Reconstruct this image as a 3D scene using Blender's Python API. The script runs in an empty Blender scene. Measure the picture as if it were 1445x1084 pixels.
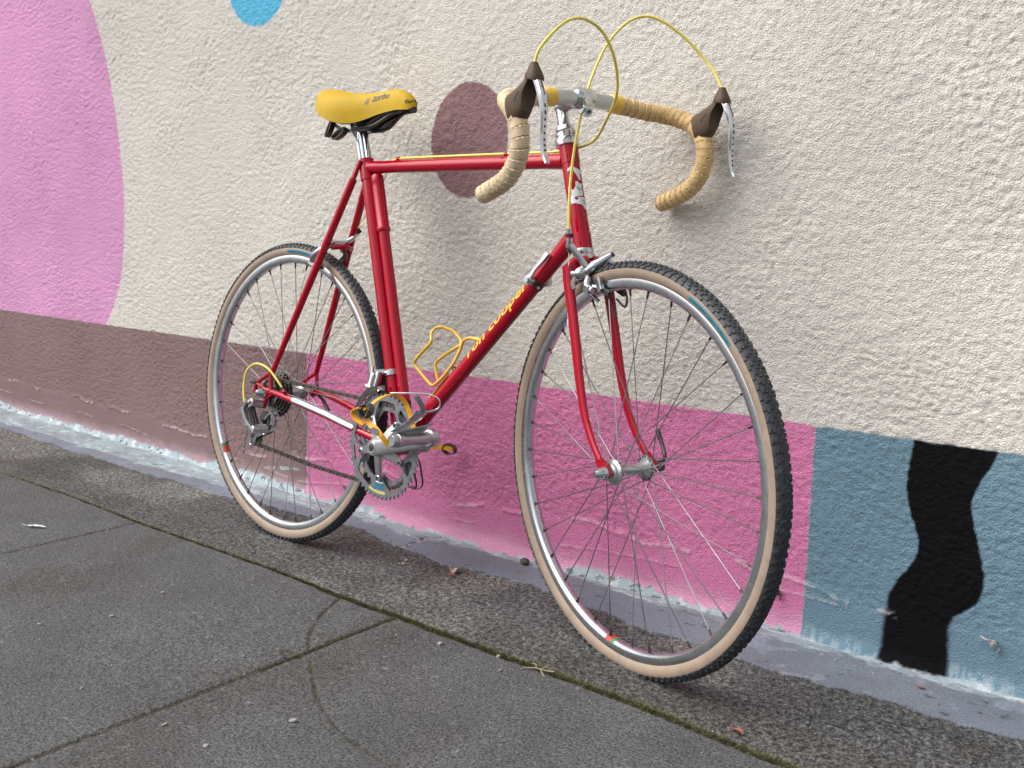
import bpy, bmesh, math, random
import numpy as np
from mathutils import Vector, Matrix

random.seed(7)
rng = np.random.default_rng(11)
sc = bpy.context.scene
COL = sc.collection

# ------------------------------------------------------------------ camera
CAML = (1.891747, -1.409762, 0.759001)
CR = ((0.7588651826754066, 0.6512389524237983, -0.0033854643663739775),
      (0.10921693041942407, -0.13238790154258157, -0.9851624767696494),
      (-0.6420243738619126, 0.7472357528726162, -0.1715908884414134))
cam_d = bpy.data.cameras.new('camera')
cam = bpy.data.objects.new('camera', cam_d)
COL.objects.link(cam)
cam_d.sensor_width = 36.0
cam_d.lens = 1426.2 / 1445 * 36.0
cam_d.clip_start = 0.02
cam_d.clip_end = 400
cam.matrix_world = Matrix(((CR[0][0], -CR[1][0], -CR[2][0], CAML[0]),
                           (CR[0][1], -CR[1][1], -CR[2][1], CAML[1]),
                           (CR[0][2], -CR[1][2], -CR[2][2], CAML[2]),
                           (0, 0, 0, 1)))
sc.camera = cam

# ------------------------------------------------------------------ sky, sun, exposure
wd = bpy.data.worlds.new('World')
sc.world = wd
wd.use_nodes = True
nt = wd.node_tree
nt.nodes.clear()
sky = nt.nodes.new('ShaderNodeTexSky')
sky.sky_type = 'NISHITA'
sky.sun_disc = False
SUN_EL, SUN_AZ = math.radians(50), math.radians(222)   # azimuth clockwise from +Y
sky.sun_elevation = SUN_EL
sky.sun_rotation = SUN_AZ
sky.air_density = 1.0
sky.dust_density = 6.0
sky.ozone_density = 1.0
hs = nt.nodes.new('ShaderNodeHueSaturation')
hs.inputs['Saturation'].default_value = 0.34        # overcast: grey sky
bg = nt.nodes.new('ShaderNodeBackground')
bg.inputs['Strength'].default_value = 0.125
wo = nt.nodes.new('ShaderNodeOutputWorld')
nt.links.new(sky.outputs[0], hs.inputs['Color'])
nt.links.new(hs.outputs[0], bg.inputs['Color'])
nt.links.new(bg.outputs[0], wo.inputs['Surface'])
sun_d = bpy.data.lights.new('sun', 'SUN')
sun_d.energy = 1.3
sun_d.angle = math.radians(70)
sun_d.color = (1.0, 0.99, 0.975)
sun = bpy.data.objects.new('sun', sun_d)
COL.objects.link(sun)
sd = Vector((math.sin(SUN_AZ) * math.cos(SUN_EL), math.cos(SUN_AZ) * math.cos(SUN_EL), math.sin(SUN_EL)))
sun.rotation_euler = sd.to_track_quat('Z', 'Y').to_euler()
sc.view_settings.view_transform = 'Standard'
sc.view_settings.look = 'None'
sc.view_settings.gamma = 1
sc.view_settings.exposure = 0.62
sc.view_settings.use_curve_mapping = False

# ------------------------------------------------------------------ helpers
def lin(r, g, b):
    f = lambda c: (c / 255 / 12.92) if c / 255 <= 0.04045 else ((c / 255 + 0.055) / 1.055) ** 2.4
    return (f(r), f(g), f(b), 1.0)

def tag(o, label=None, cat=None, group=None, kind=None):
    if label: o['label'] = label
    if cat: o['category'] = cat
    if group: o['group'] = group
    if kind: o['kind'] = kind
    return o

def empty(name, parent=None, loc=(0, 0, 0)):
    o = bpy.data.objects.new(name, None)
    COL.objects.link(o)
    o.empty_display_size = 0.05
    if parent: o.parent = parent
    o.location = loc
    return o

def mat(name, color, rough=0.5, metal=0.0, coat=0.0, var=0.15, vscale=60.0, bump=0.0, bscale=400.0, dirt=None, dirt_amt=0.0, dirt_scale=25.0, spec=0.5, rvar=0.0):
    m = bpy.data.materials.new(name)
    m.use_nodes = True
    n = m.node_tree
    L = n.links
    b = n.nodes['Principled BSDF']
    b.inputs['Roughness'].default_value = rough
    b.inputs['Metallic'].default_value = metal
    b.inputs['Coat Weight'].default_value = coat
    b.inputs['Coat Roughness'].default_value = 0.02
    b.inputs['Specular IOR Level'].default_value = spec
    tc = n.nodes.new('ShaderNodeTexCoord')
    no = n.nodes.new('ShaderNodeTexNoise')
    no.inputs['Scale'].default_value = vscale
    no.inputs['Detail'].default_value = 5
    L.new(tc.outputs['Object'], no.inputs['Vector'])
    mr = n.nodes.new('ShaderNodeMapRange')
    mr.inputs['From Min'].default_value = 0.3
    mr.inputs['From Max'].default_value = 0.7
    mr.inputs['To Min'].default_value = 1 - var
    mr.inputs['To Max'].default_value = 1 + var
    L.new(no.outputs['Fac'], mr.inputs['Value'])
    mx = n.nodes.new('ShaderNodeVectorMath')
    mx.operation = 'SCALE'
    mx.inputs[0].default_value = color[:3]
    L.new(mr.outputs[0], mx.inputs['Scale'])
    out = mx.outputs[0]
    if dirt:
        n2 = n.nodes.new('ShaderNodeTexNoise')
        n2.inputs['Scale'].default_value = dirt_scale
        n2.inputs['Detail'].default_value = 8
        n2.inputs['Roughness'].default_value = 0.65
        L.new(tc.outputs['Object'], n2.inputs['Vector'])
        r2 = n.nodes.new('ShaderNodeMapRange')
        r2.inputs['From Min'].default_value = 0.45
        r2.inputs['From Max'].default_value = 0.7
        r2.inputs['To Max'].default_value = dirt_amt
        L.new(n2.outputs['Fac'], r2.inputs['Value'])
        mm = n.nodes.new('ShaderNodeMix')
        mm.data_type = 'RGBA'
        L.new(r2.outputs[0], mm.inputs['Factor'])
        L.new(out, mm.inputs['A'])
        mm.inputs['B'].default_value = dirt
        out = mm.outputs['Result']
    L.new(out, b.inputs['Base Color'])
    if rvar:
        rr = n.nodes.new('ShaderNodeMapRange')
        rr.inputs['From Min'].default_value = 0.3
        rr.inputs['From Max'].default_value = 0.7
        rr.inputs['To Min'].default_value = max(0.02, rough - rvar)
        rr.inputs['To Max'].default_value = rough + rvar
        L.new(no.outputs['Fac'], rr.inputs['Value'])
        L.new(rr.outputs[0], b.inputs['Roughness'])
    if bump:
        n3 = n.nodes.new('ShaderNodeTexNoise')
        n3.inputs['Scale'].default_value = bscale
        n3.inputs['Detail'].default_value = 4
        L.new(tc.outputs['Object'], n3.inputs['Vector'])
        bp = n.nodes.new('ShaderNodeBump')
        bp.inputs['Strength'].default_value = bump
        bp.inputs['Distance'].default_value = 0.0006
        L.new(n3.outputs['Fac'], bp.inputs['Height'])
        L.new(bp.outputs[0], b.inputs['Normal'])
    return m

M_RED = mat('red_enamel', (0.37, 0.001, 0.016), rough=0.45, coat=0.9, var=0.04, vscale=30, dirt=(0.16, 0.004, 0.010, 1), dirt_amt=0.12, spec=0.0)
M_CHROME = mat('polished_alloy', (0.60, 0.62, 0.64), rough=0.17, metal=1.0, var=0.05, vscale=60, dirt=(0.25, 0.24, 0.23, 1), dirt_amt=0.4, dirt_scale=70, rvar=0.07)
M_ALLOY = mat('brushed_alloy', (0.50, 0.515, 0.53), rough=0.33, metal=0.92, var=0.05, vscale=70, dirt=(0.26, 0.25, 0.24, 1), dirt_amt=0.3, dirt_scale=30, rvar=0.05)
M_RIM = mat('rim_alloy', (0.60, 0.63, 0.66), rough=0.26, metal=1.0, var=0.03, vscale=40, rvar=0.04)
M_GREYALLOY = mat('grey_chainring_alloy', (0.22, 0.23, 0.25), rough=0.42, metal=0.6, var=0.12, vscale=150, dirt=(0.05, 0.05, 0.05, 1), dirt_amt=0.5, dirt_scale=80)
M_COG = mat('cog_steel', (0.34, 0.335, 0.33), rough=0.3, metal=1.0, var=0.2, vscale=200, dirt=(0.04, 0.035, 0.03, 1), dirt_amt=0.7, dirt_scale=110)
M_SEAM = mat('tape_seam', (0.36, 0.235, 0.11), rough=0.8, var=0.2)
M_PLATE = mat('chain_plate', (0.17, 0.155, 0.14), rough=0.34, metal=0.9, var=0.25, vscale=250, dirt=(0.04, 0.03, 0.025, 1), dirt_amt=0.6, dirt_scale=160)
M_STEEL = mat('dark_steel', (0.12, 0.115, 0.11), rough=0.38, metal=0.9, var=0.25, vscale=300, dirt=(0.03, 0.025, 0.02, 1), dirt_amt=0.7, dirt_scale=150)
M_SPOKE = mat('spoke_steel', (0.38, 0.37, 0.38), rough=0.3, metal=1.0, var=0.2, vscale=40)
M_NIPPLE = mat('brown_nipple', (0.07, 0.055, 0.045), rough=0.45, metal=0.6, var=0.2)
M_BLACK = mat('black_rubber', (0.018, 0.019, 0.022), rough=0.62, var=0.25, vscale=120, dirt=(0.06, 0.055, 0.05, 1), dirt_amt=0.35, dirt_scale=90, bump=0.4)
M_TREAD = mat('tyre_tread', (0.022, 0.025, 0.031), rough=0.55, var=0.35, vscale=160, dirt=(0.075, 0.075, 0.08, 1), dirt_amt=0.5, dirt_scale=110, bump=0.5)
M_TAN = mat('tan_sidewall', (0.30, 0.228, 0.17), rough=0.6, var=0.06, vscale=60, dirt=(0.17, 0.125, 0.09, 1), dirt_amt=0.5, dirt_scale=22, bump=0.25, bscale=1500)
M_TEAL = mat('teal_label', (0.02, 0.20, 0.28), rough=0.5, var=0.08)
M_TEALINK = mat('dark_label_ink', (0.01, 0.05, 0.07), rough=0.6, var=0.1)
M_YCABLE = mat('yellow_cable_housing', (0.74, 0.62, 0.10), rough=0.38, var=0.08, coat=0.2)
M_YPAINT = mat('yellow_paint', (0.70, 0.42, 0.02), rough=0.33, var=0.07, coat=0.4, dirt=(0.25, 0.14, 0.02, 1), dirt_amt=0.4, dirt_scale=60)
M_YDECAL = mat('yellow_lettering', (0.80, 0.50, 0.02), rough=0.3, var=0.05, coat=0.5)
M_STRAP = mat('yellow_strap', (0.72, 0.34, 0.012), rough=0.5, var=0.1, bump=0.4, bscale=900)
M_PLUG = mat('yellow_finishing_tape', (0.72, 0.46, 0.05), rough=0.35, var=0.06, coat=0.3)
M_TAPE = mat('cream_bar_tape', (0.66, 0.47, 0.22), rough=0.62, var=0.12, vscale=45, dirt=(0.36, 0.21, 0.08, 1), dirt_amt=0.75, dirt_scale=16, bump=0.5, bscale=700)
M_TAPE2 = mat('pale_bar_tape', (0.66, 0.54, 0.36), rough=0.62, var=0.12, vscale=45, dirt=(0.40, 0.27, 0.13, 1), dirt_amt=0.65, dirt_scale=14, bump=0.5, bscale=700)
M_HOOD = mat('brown_rubber_hood', (0.085, 0.056, 0.034), rough=0.6, spec=0.3, var=0.12, vscale=80, bump=0.3)
M_SADDLE = mat('yellow_saddle_suede', (0.49, 0.305, 0.004), rough=0.55, spec=0.25, var=0.07, vscale=20, dirt=(0.45, 0.30, 0.03, 1), dirt_amt=0.5, dirt_scale=18, bump=0.3, bscale=900)
M_SHELL = mat('black_plastic_shell', (0.02, 0.018, 0.018), rough=0.4, var=0.2)
M_LEATHER = mat('black_strap', (0.03, 0.022, 0.018), rough=0.5, var=0.2)
M_INK = mat('black_ink', (0.012, 0.012, 0.015), rough=0.5, var=0.1)
M_GREYINK = mat('worn_grey_ink', (0.22, 0.16, 0.08), rough=0.6, var=0.2)
M_WHITE = mat('white_transfer', (0.72, 0.73, 0.76), rough=0.35, var=0.08)
M_CSCHROME = mat('chromed_steel', (0.56, 0.62, 0.66), rough=0.12, metal=1.0, var=0.04)
M_BLUE = mat('blue_sticker', (0.03, 0.14, 0.22), rough=0.4, var=0.2, vscale=300)
M_LIME = mat('lime_sticker', (0.42, 0.48, 0.13), rough=0.4, var=0.15, vscale=300)
M_GREEN = mat('green_sticker', (0.02, 0.22, 0.06), rough=0.4, var=0.1)
M_REDST = mat('red_sticker', (0.36, 0.045, 0.025), rough=0.4, var=0.1)

MM = 0.001
BW = Matrix(((0.9991224858, 0.0397243006, 0.0132754762), (-0.0410120796, 0.9922152628, 0.1175877615), (-0.0085010385, -0.1180290315, 0.9929737560)))
GD = 0.3397283
ORG = Vector((440.0, 0.0, -339.0))      # base point of the bicycle in its own frame (mm)
BIKE_M = Matrix.Translation(BW @ (ORG * MM) + Vector((0, 0, GD))) @ BW.to_4x4()
SM = np.array([[0.9670222189, 0.2544923868, -0.0100823195], [-0.2544923867, 0.9639397445, -0.0778061308], [-0.0100823195, 0.0778061308, 0.9969175256]])
SBASE = np.array([941.98, 0.0, -14.59])

class G:
    """collects geometry in millimetres"""
    def __init__(s, steer=False):
        s.v, s.f, s.m, s.steer = [], [], [], steer
        s.cur = 0
    def add(s, vs, fs):
        o = len(s.v)
        s.v.extend([tuple(float(c) for c in p) for p in vs])
        s.f.extend([tuple(o + i for i in f) for f in fs])
        s.m.extend([s.cur] * len(fs))
        return s
    def build(s, name, mats, parent=None, smooth=True, bike=True, bevel=0):
        v = np.array(s.v, dtype=float)
        if s.steer:
            v = (v - SBASE) @ SM.T + SBASE
        if bike:
            v = v - np.array(ORG)
        v = v * MM
        me = bpy.data.meshes.new(name)
        me.from_pydata(v.tolist(), [], s.f)
        if not isinstance(mats, (list, tuple)): mats = [mats]
        for m in mats: me.materials.append(m)
        me.polygons.foreach_set('material_index', s.m)
        bm = bmesh.new(); bm.from_mesh(me)
        bmesh.ops.recalc_face_normals(bm, faces=bm.faces)
        bm.to_mesh(me); bm.free()
        if smooth:
            me.polygons.foreach_set('use_smooth', [True] * len(me.polygons))
            me.set_sharp_from_angle(angle=math.radians(42))
        o = bpy.data.objects.new(name, me)
        COL.objects.link(o)
        if parent is not None: o.parent = parent
        return o

def unit(a):
    a = np.asarray(a, float)
    return a / (np.linalg.norm(a) + 1e-12)

def cr(pts, n=8, closed=False):
    P = [np.array(p, float) for p in pts]
    N = len(P)
    out = []
    rg = range(N if closed else N - 1)
    for i in rg:
        p0 = P[(i - 1) % N] if (closed or i > 0) else 2 * P[0] - P[1]
        p1 = P[i]; p2 = P[(i + 1) % N]
        p3 = P[(i + 2) % N] if (closed or i + 2 < N) else 2 * P[-1] - P[-2]
        for k in range(n):
            t = k / n
            out.append(0.5 * ((2 * p1) + (-p0 + p2) * t + (2 * p0 - 5 * p1 + 4 * p2 - p3) * t * t + (-p0 + 3 * p1 - 3 * p2 + p3) * t ** 3))
    if not closed: out.append(P[-1])
    return out

def frames(pts, up=None, closed=False):
    n = len(pts)
    T = []
    for i in range(n):
        a = pts[(i - 1) % n] if (closed or i > 0) else pts[0]
        b = pts[(i + 1) % n] if (closed or i < n - 1) else pts[-1]
        T.append(unit(np.array(b) - np.array(a)))
    U, V = [], []
    if up is None:
        ref = np.array([0, 0, 1.0]) if abs(T[0][2]) < 0.9 else np.array([1.0, 0, 0])
        u = unit(np.cross(T[0], ref))
        for t in T:
            u = unit(u - t * (u @ t))
            U.append(u); V.append(np.cross(t, u))
    else:
        for i, t in enumerate(T):
            w = np.array(up[i] if isinstance(up, list) else up, float)
            u = unit(w - t * (w @ t))
            U.append(u); V.append(np.cross(t, u))
    return T, U, V

def sweep(g, pts, sect, up=None, closed=False, caps=True, scale=None):
    """sect: list of (u, v) or function i -> list"""
    pts = [np.array(p, float) for p in pts]
    T, U, V = frames(pts, up, closed)
    n = len(pts)
    vs, fs = [], []
    for i in range(n):
        s = sect(i) if callable(sect) else sect
        k = scale[i] if scale is not None else 1.0
        for (a, b) in s:
            vs.append(pts[i] + U[i] * a * k + V[i] * b * k)
    m = len(s)
    for i in range(n if closed else n - 1):
        j = (i + 1) % n
        for a in range(m):
            b = (a + 1) % m
            fs.append((i * m + a, i * m + b, j * m + b, j * m + a))
    if caps and not closed:
        fs.append(tuple(range(m))[::-1])
        fs.append(tuple((n - 1) * m + a for a in range(m)))
    g.add(vs, fs)

def circ(r, n=14, ry=None):
    ry = r if ry is None else ry
    return [(r * math.cos(2 * math.pi * k / n), ry * math.sin(2 * math.pi * k / n)) for k in range(n)]

def rect(w, h, b=0.0):
    if b <= 0: return [(-w / 2, -h / 2), (w / 2, -h / 2), (w / 2, h / 2), (-w / 2, h / 2)]
    W, H = w / 2, h / 2
    return [(-W + b, -H), (W - b, -H), (W, -H + b), (W, H - b), (W - b, H), (-W + b, H), (-W, H - b), (-W, -H + b)]

def tube(g, pts, r, n=14, smooth=0, closed=False, caps=True):
    if smooth: pts = cr(pts, smooth, closed)
    if isinstance(r, (list, tuple)):
        rr = np.interp(np.linspace(0, 1, len(pts)), np.linspace(0, 1, len(r)), r)
        sweep(g, pts, circ(1.0, n), None, closed, caps, scale=rr)
    else:
        sweep(g, pts, circ(r, n), None, closed, caps)

def strap(g, pts, w, t, up, smooth=6, closed=False, b=0.3):
    if smooth:
        if isinstance(up, list):
            up = cr(up, smooth, closed)
        pts = cr(pts, smooth, closed)
    sweep(g, pts, rect(w, t, b), up, closed)

def lathe(g, p0, p1, prof, n=20):
    """prof: list of (t along 0..1, radius)"""
    p0 = np.array(p0, float); p1 = np.array(p1, float)
    a = unit(p1 - p0)
    ref = np.array([0, 0, 1.0]) if abs(a[2]) < 0.9 else np.array([1.0, 0, 0])
    u = unit(np.cross(a, ref)); v = np.cross(a, u)
    vs, fs = [], []
    for (t, r) in prof:
        c = p0 + (p1 - p0) * t
        for k in range(n):
            th = 2 * math.pi * k / n
            vs.append(c + (u * math.cos(th) + v * math.sin(th)) * max(r, 0.01))
    m = len(prof)
    for i in range(m - 1):
        for k in range(n):
            fs.append((i * n + k, i * n + (k + 1) % n, (i + 1) * n + (k + 1) % n, (i + 1) * n + k))
    fs.append(tuple(range(n))[::-1]); fs.append(tuple((m - 1) * n + k for k in range(n)))
    g.add(vs, fs)

def cyl(g, p0, p1, r0, r1=None, n=18, b=0.6):
    r1 = r0 if r1 is None else r1
    L = np.linalg.norm(np.array(p1, float) - np.array(p0, float))
    e = min(b / max(L, 1e-6), 0.3)
    lathe(g, p0, p1, [(0, max(r0 - b, 0.05)), (e, r0), (1 - e, r1), (1, max(r1 - b, 0.05))], n)

def ball(g, c, r, n=14, sq=(1, 1, 1)):
    vs, fs = [], []
    m = n // 2
    for i in range(m + 1):
        ph = math.pi * i / m
        for k in range(n):
            th = 2 * math.pi * k / n
            vs.append((c[0] + sq[0] * r * math.sin(ph) * math.cos(th), c[1] + sq[1] * r * math.sin(ph) * math.sin(th), c[2] + sq[2] * r * math.cos(ph)))
    for i in range(m):
        for k in range(n):
            fs.append((i * n + k, i * n + (k + 1) % n, (i + 1) * n + (k + 1) % n, (i + 1) * n + k))
    g.add(vs, fs)

def box(g, c, ax, ay, az, sx, sy, sz):
    c = np.array(c, float); ax, ay, az = unit(ax), unit(ay), unit(az)
    vs = [c + ax * sx * i / 2 + ay * sy * j / 2 + az * sz * k / 2 for i in (-1, 1) for j in (-1, 1) for k in (-1, 1)]
    g.add(vs, [(0, 1, 3, 2), (4, 6, 7, 5), (0, 4, 5, 1), (2, 3, 7, 6), (0, 2, 6, 4), (1, 5, 7, 3)])

def bar(g, p0, p1, w, t, up=(0, 1, 0), w1=None, t1=None, b=0.8):
    """flat bar, width w along up"""
    w1 = w if w1 is None else w1; t1 = t if t1 is None else t1
    P = [np.array(p0, float) + (np.array(p1, float) - np.array(p0, float)) * k for k in (0, 1)]
    sweep(g, P, lambda i: rect(w if i == 0 else w1, t if i == 0 else t1, b), up)

def polyplate(g, poly, y0, y1):
    """polygon in xz extruded between y0 and y1"""
    n = len(poly)
    vs = [(x, y0, z) for x, z in poly] + [(x, y1, z) for x, z in poly]
    fs = [tuple(range(n)), tuple(range(n, 2 * n))[::-1]] + [(i, (i + 1) % n, n + (i + 1) % n, n + i) for i in range(n)]
    g.add(vs, fs)

def text_mesh(txt, size, shear=0.0, res=2, bold=0.0):
    cu = bpy.data.curves.new('t', 'FONT')
    cu.body = txt; cu.size = size; cu.shear = shear; cu.resolution_u = res; cu.offset = bold
    ob = bpy.data.objects.new('t', cu)
    COL.objects.link(ob)
    dg = bpy.context.evaluated_depsgraph_get()
    me = ob.evaluated_get(dg).to_mesh()
    bm = bmesh.new(); bm.from_mesh(me)
    ob.evaluated_get(dg).to_mesh_clear()
    bpy.data.objects.remove(ob); bpy.data.curves.remove(cu)
    for _ in range(2):
        le = [e for e in bm.edges if e.calc_length() > size * 0.16]
        if not le: break
        bmesh.ops.subdivide_edges(bm, edges=le, cuts=1)
    bmesh.ops.triangulate(bm, faces=bm.faces)
    vs = [tuple(v.co) for v in bm.verts]
    fs = [tuple(v.index for v in f.verts) for f in bm.faces]
    bm.free()
    return vs, fs

# ------------------------------------------------------------------ noise for terrain
def vnoise(x, y, seed):
    r = np.random.default_rng(seed)
    tab = r.random((256, 256))
    xi = np.floor(x).astype(int); yi = np.floor(y).astype(int)
    fx = x - xi; fy = y - yi
    fx = fx * fx * (3 - 2 * fx); fy = fy * fy * (3 - 2 * fy)
    a = tab[xi & 255, yi & 255]; b = tab[(xi + 1) & 255, yi & 255]
    c = tab[xi & 255, (yi + 1) & 255]; d = tab[(xi + 1) & 255, (yi + 1) & 255]
    return (a * (1 - fx) + b * fx) * (1 - fy) + (c * (1 - fx) + d * fx) * fy

def fbm(x, y, scale, seed, oct=4, gain=0.5):
    s = 0; a = 1; t = 0
    for k in range(oct):
        s = s + a * vnoise(x / scale * 2 ** k + 13.7 * k, y / scale * 2 ** k + 7.3 * k, seed + k)
        t += a; a *= gain
    return s / t

def sstep(a, b, x):
    t = np.clip((x - a) / (b - a), 0, 1)
    return t * t * (3 - 2 * t)

def grid_mesh(name, X, Y, Z, quads, attrs, m, smooth=True):
    """X,Y,Z flat in metres"""
    me = bpy.data.meshes.new(name)
    n = len(X)
    used = np.unique(quads)
    remap = -np.ones(n, dtype=np.int64); remap[used] = np.arange(len(used))
    q = remap[quads]
    co = np.stack([X[used], Y[used], Z[used]], -1).astype(np.float32)
    me.vertices.add(len(used)); me.vertices.foreach_set('co', co.ravel())
    me.loops.add(q.size); me.loops.foreach_set('vertex_index', q.ravel().astype(np.int32))
    me.polygons.add(len(q))
    me.polygons.foreach_set('loop_start', np.arange(0, q.size, 4, dtype=np.int32))
    me.polygons.foreach_set('loop_total', np.full(len(q), 4, dtype=np.int32))
    if smooth: me.polygons.foreach_set('use_smooth', np.ones(len(q), dtype=bool))
    for k, a in attrs.items():
        if a.ndim == 2:
            at = me.attributes.new(k, 'FLOAT_COLOR', 'POINT')
            c4 = np.ones((len(used), 4), dtype=np.float32); c4[:, :3] = a[used]
            at.data.foreach_set('color', c4.ravel())
        else:
            at = me.attributes.new(k, 'FLOAT', 'POINT')
            at.data.foreach_set('value', a[used].astype(np.float32))
    me.update(calc_edges=True)
    me.materials.append(m)
    o = bpy.data.objects.new(name, me)
    COL.objects.link(o)
    return o

def axis_steps(segs):
    """segs: list of (start, end, step_start, step_end)"""
    out = [segs[0][0]]
    for a, b, s0, s1 in segs:
        x = a
        while x < b - 1e-6:
            t = (x - a) / (b - a)
            x = min(x + s0 + (s1 - s0) * t, b)
            out.append(x)
    return np.array(out)

# ------------------------------------------------------------------ wall material
def surf_mat(name, kind):
    m = bpy.data.materials.new(name)
    m.use_nodes = True
    n = m.node_tree; L = n.links
    b = n.nodes['Principled BSDF']
    at = n.nodes.new('ShaderNodeAttribute'); at.attribute_name = 'paint'
    tc = n.nodes.new('ShaderNodeTexCoord')
    def noise(scale, det=6, rough=0.6):
        q = n.nodes.new('ShaderNodeTexNoise'); q.inputs['Scale'].default_value = scale
        q.inputs['Detail'].default_value = det; q.inputs['Roughness'].default_value = rough
        L.new(tc.outputs['Object'], q.inputs['Vector']); return q
    def mapr(src, a, b_, c, d):
        q = n.nodes.new('ShaderNodeMapRange')
        for k, v in zip(('From Min', 'From Max', 'To Min', 'To Max'), (a, b_, c, d)): q.inputs[k].default_value = v
        L.new(src, q.inputs['Value']); return q.outputs[0]
    def mul(col, f):
        q = n.nodes.new('ShaderNodeVectorMath'); q.operation = 'SCALE'
        L.new(col, q.inputs[0]); L.new(f, q.inputs['Scale']); return q.outputs[0]
    col = at.outputs['Color']
    if kind == 'wall':
        col = mul(col, mapr(noise(2.2, 5).outputs['Fac'], 0.35, 0.65, 0.90, 1.05))
        col = mul(col, mapr(noise(420, 2).outputs['Fac'], 0.36, 0.64, 0.86, 1.08))
        b.inputs['Roughness'].default_value = 0.72
        b.inputs['Specular IOR Level'].default_value = 0.08
        bp = n.nodes.new('ShaderNodeBump'); bp.inputs['Strength'].default_value = 1.0; bp.inputs['Distance'].default_value = 0.0042
        L.new(noise(330, 3, 0.55).outputs['Fac'], bp.inputs['Height'])
        L.new(bp.outputs[0], b.inputs['Normal'])
    else:
        ag = n.nodes.new('ShaderNodeAttribute'); ag.attribute_name = 'coarse'
        f1 = mapr(noise(250, 3, 0.7).outputs['Fac'], 0.40, 0.60, 0.40, 1.65)
        f2 = mapr(noise(105, 4, 0.75).outputs['Fac'], 0.40, 0.62, 0.35, 1.9)
        f3 = mapr(noise(5, 5).outputs['Fac'], 0.3, 0.7, 0.82, 1.15)
        q = n.nodes.new('ShaderNodeMix'); q.data_type = 'FLOAT'
        L.new(ag.outputs['Fac'], q.inputs['Factor']); q.inputs['A'].default_value = 1.0; L.new(f2, q.inputs['B'])
        ap = n.nodes.new('ShaderNodeAttribute'); ap.attribute_name = 'bare'
        q1 = n.nodes.new('ShaderNodeMix'); q1.data_type = 'FLOAT'
        L.new(ap.outputs['Fac'], q1.inputs['Factor']); q1.inputs['A'].default_value = 1.0; L.new(f1, q1.inputs['B'])
        col = mul(mul(mul(col, q1.outputs[0]), q.outputs[0]), f3)
        b.inputs['Roughness'].default_value = 0.8
        b.inputs['Specular IOR Level'].default_value = 0.3
        bp = n.nodes.new('ShaderNodeBump'); bp.inputs['Strength'].default_value = 0.8; bp.inputs['Distance'].default_value = 0.0015
        L.new(noise(330, 6, 0.7).outputs['Fac'], bp.inputs['Height'])
        L.new(bp.outputs[0], b.inputs['Normal'])
    L.new(col, b.inputs['Base Color'])
    return m

M_WALL = surf_mat('painted_stucco', 'wall')
M_GROUND = surf_mat('weathered_concrete', 'ground')

WY = 216.0    # wall plane, mm
CREAM = np.array((0.66, 0.632, 0.58)); PINK = np.array((0.66, 0.215, 0.40)); PINKB = np.array((0.66, 0.32, 0.54))
MAUVE = np.array((0.25, 0.170, 0.165)); ELL = np.array((0.28, 0.17, 0.18)); GBLUE = np.array((0.165, 0.265, 0.335))
INK = np.array((0.005, 0.005, 0.006)); SKYB = np.array((0.12, 0.48, 0.72)); PALE = np.array((0.38, 0.46, 0.50)); LAV = np.array((0.158, 0.178, 0.215))

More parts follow.
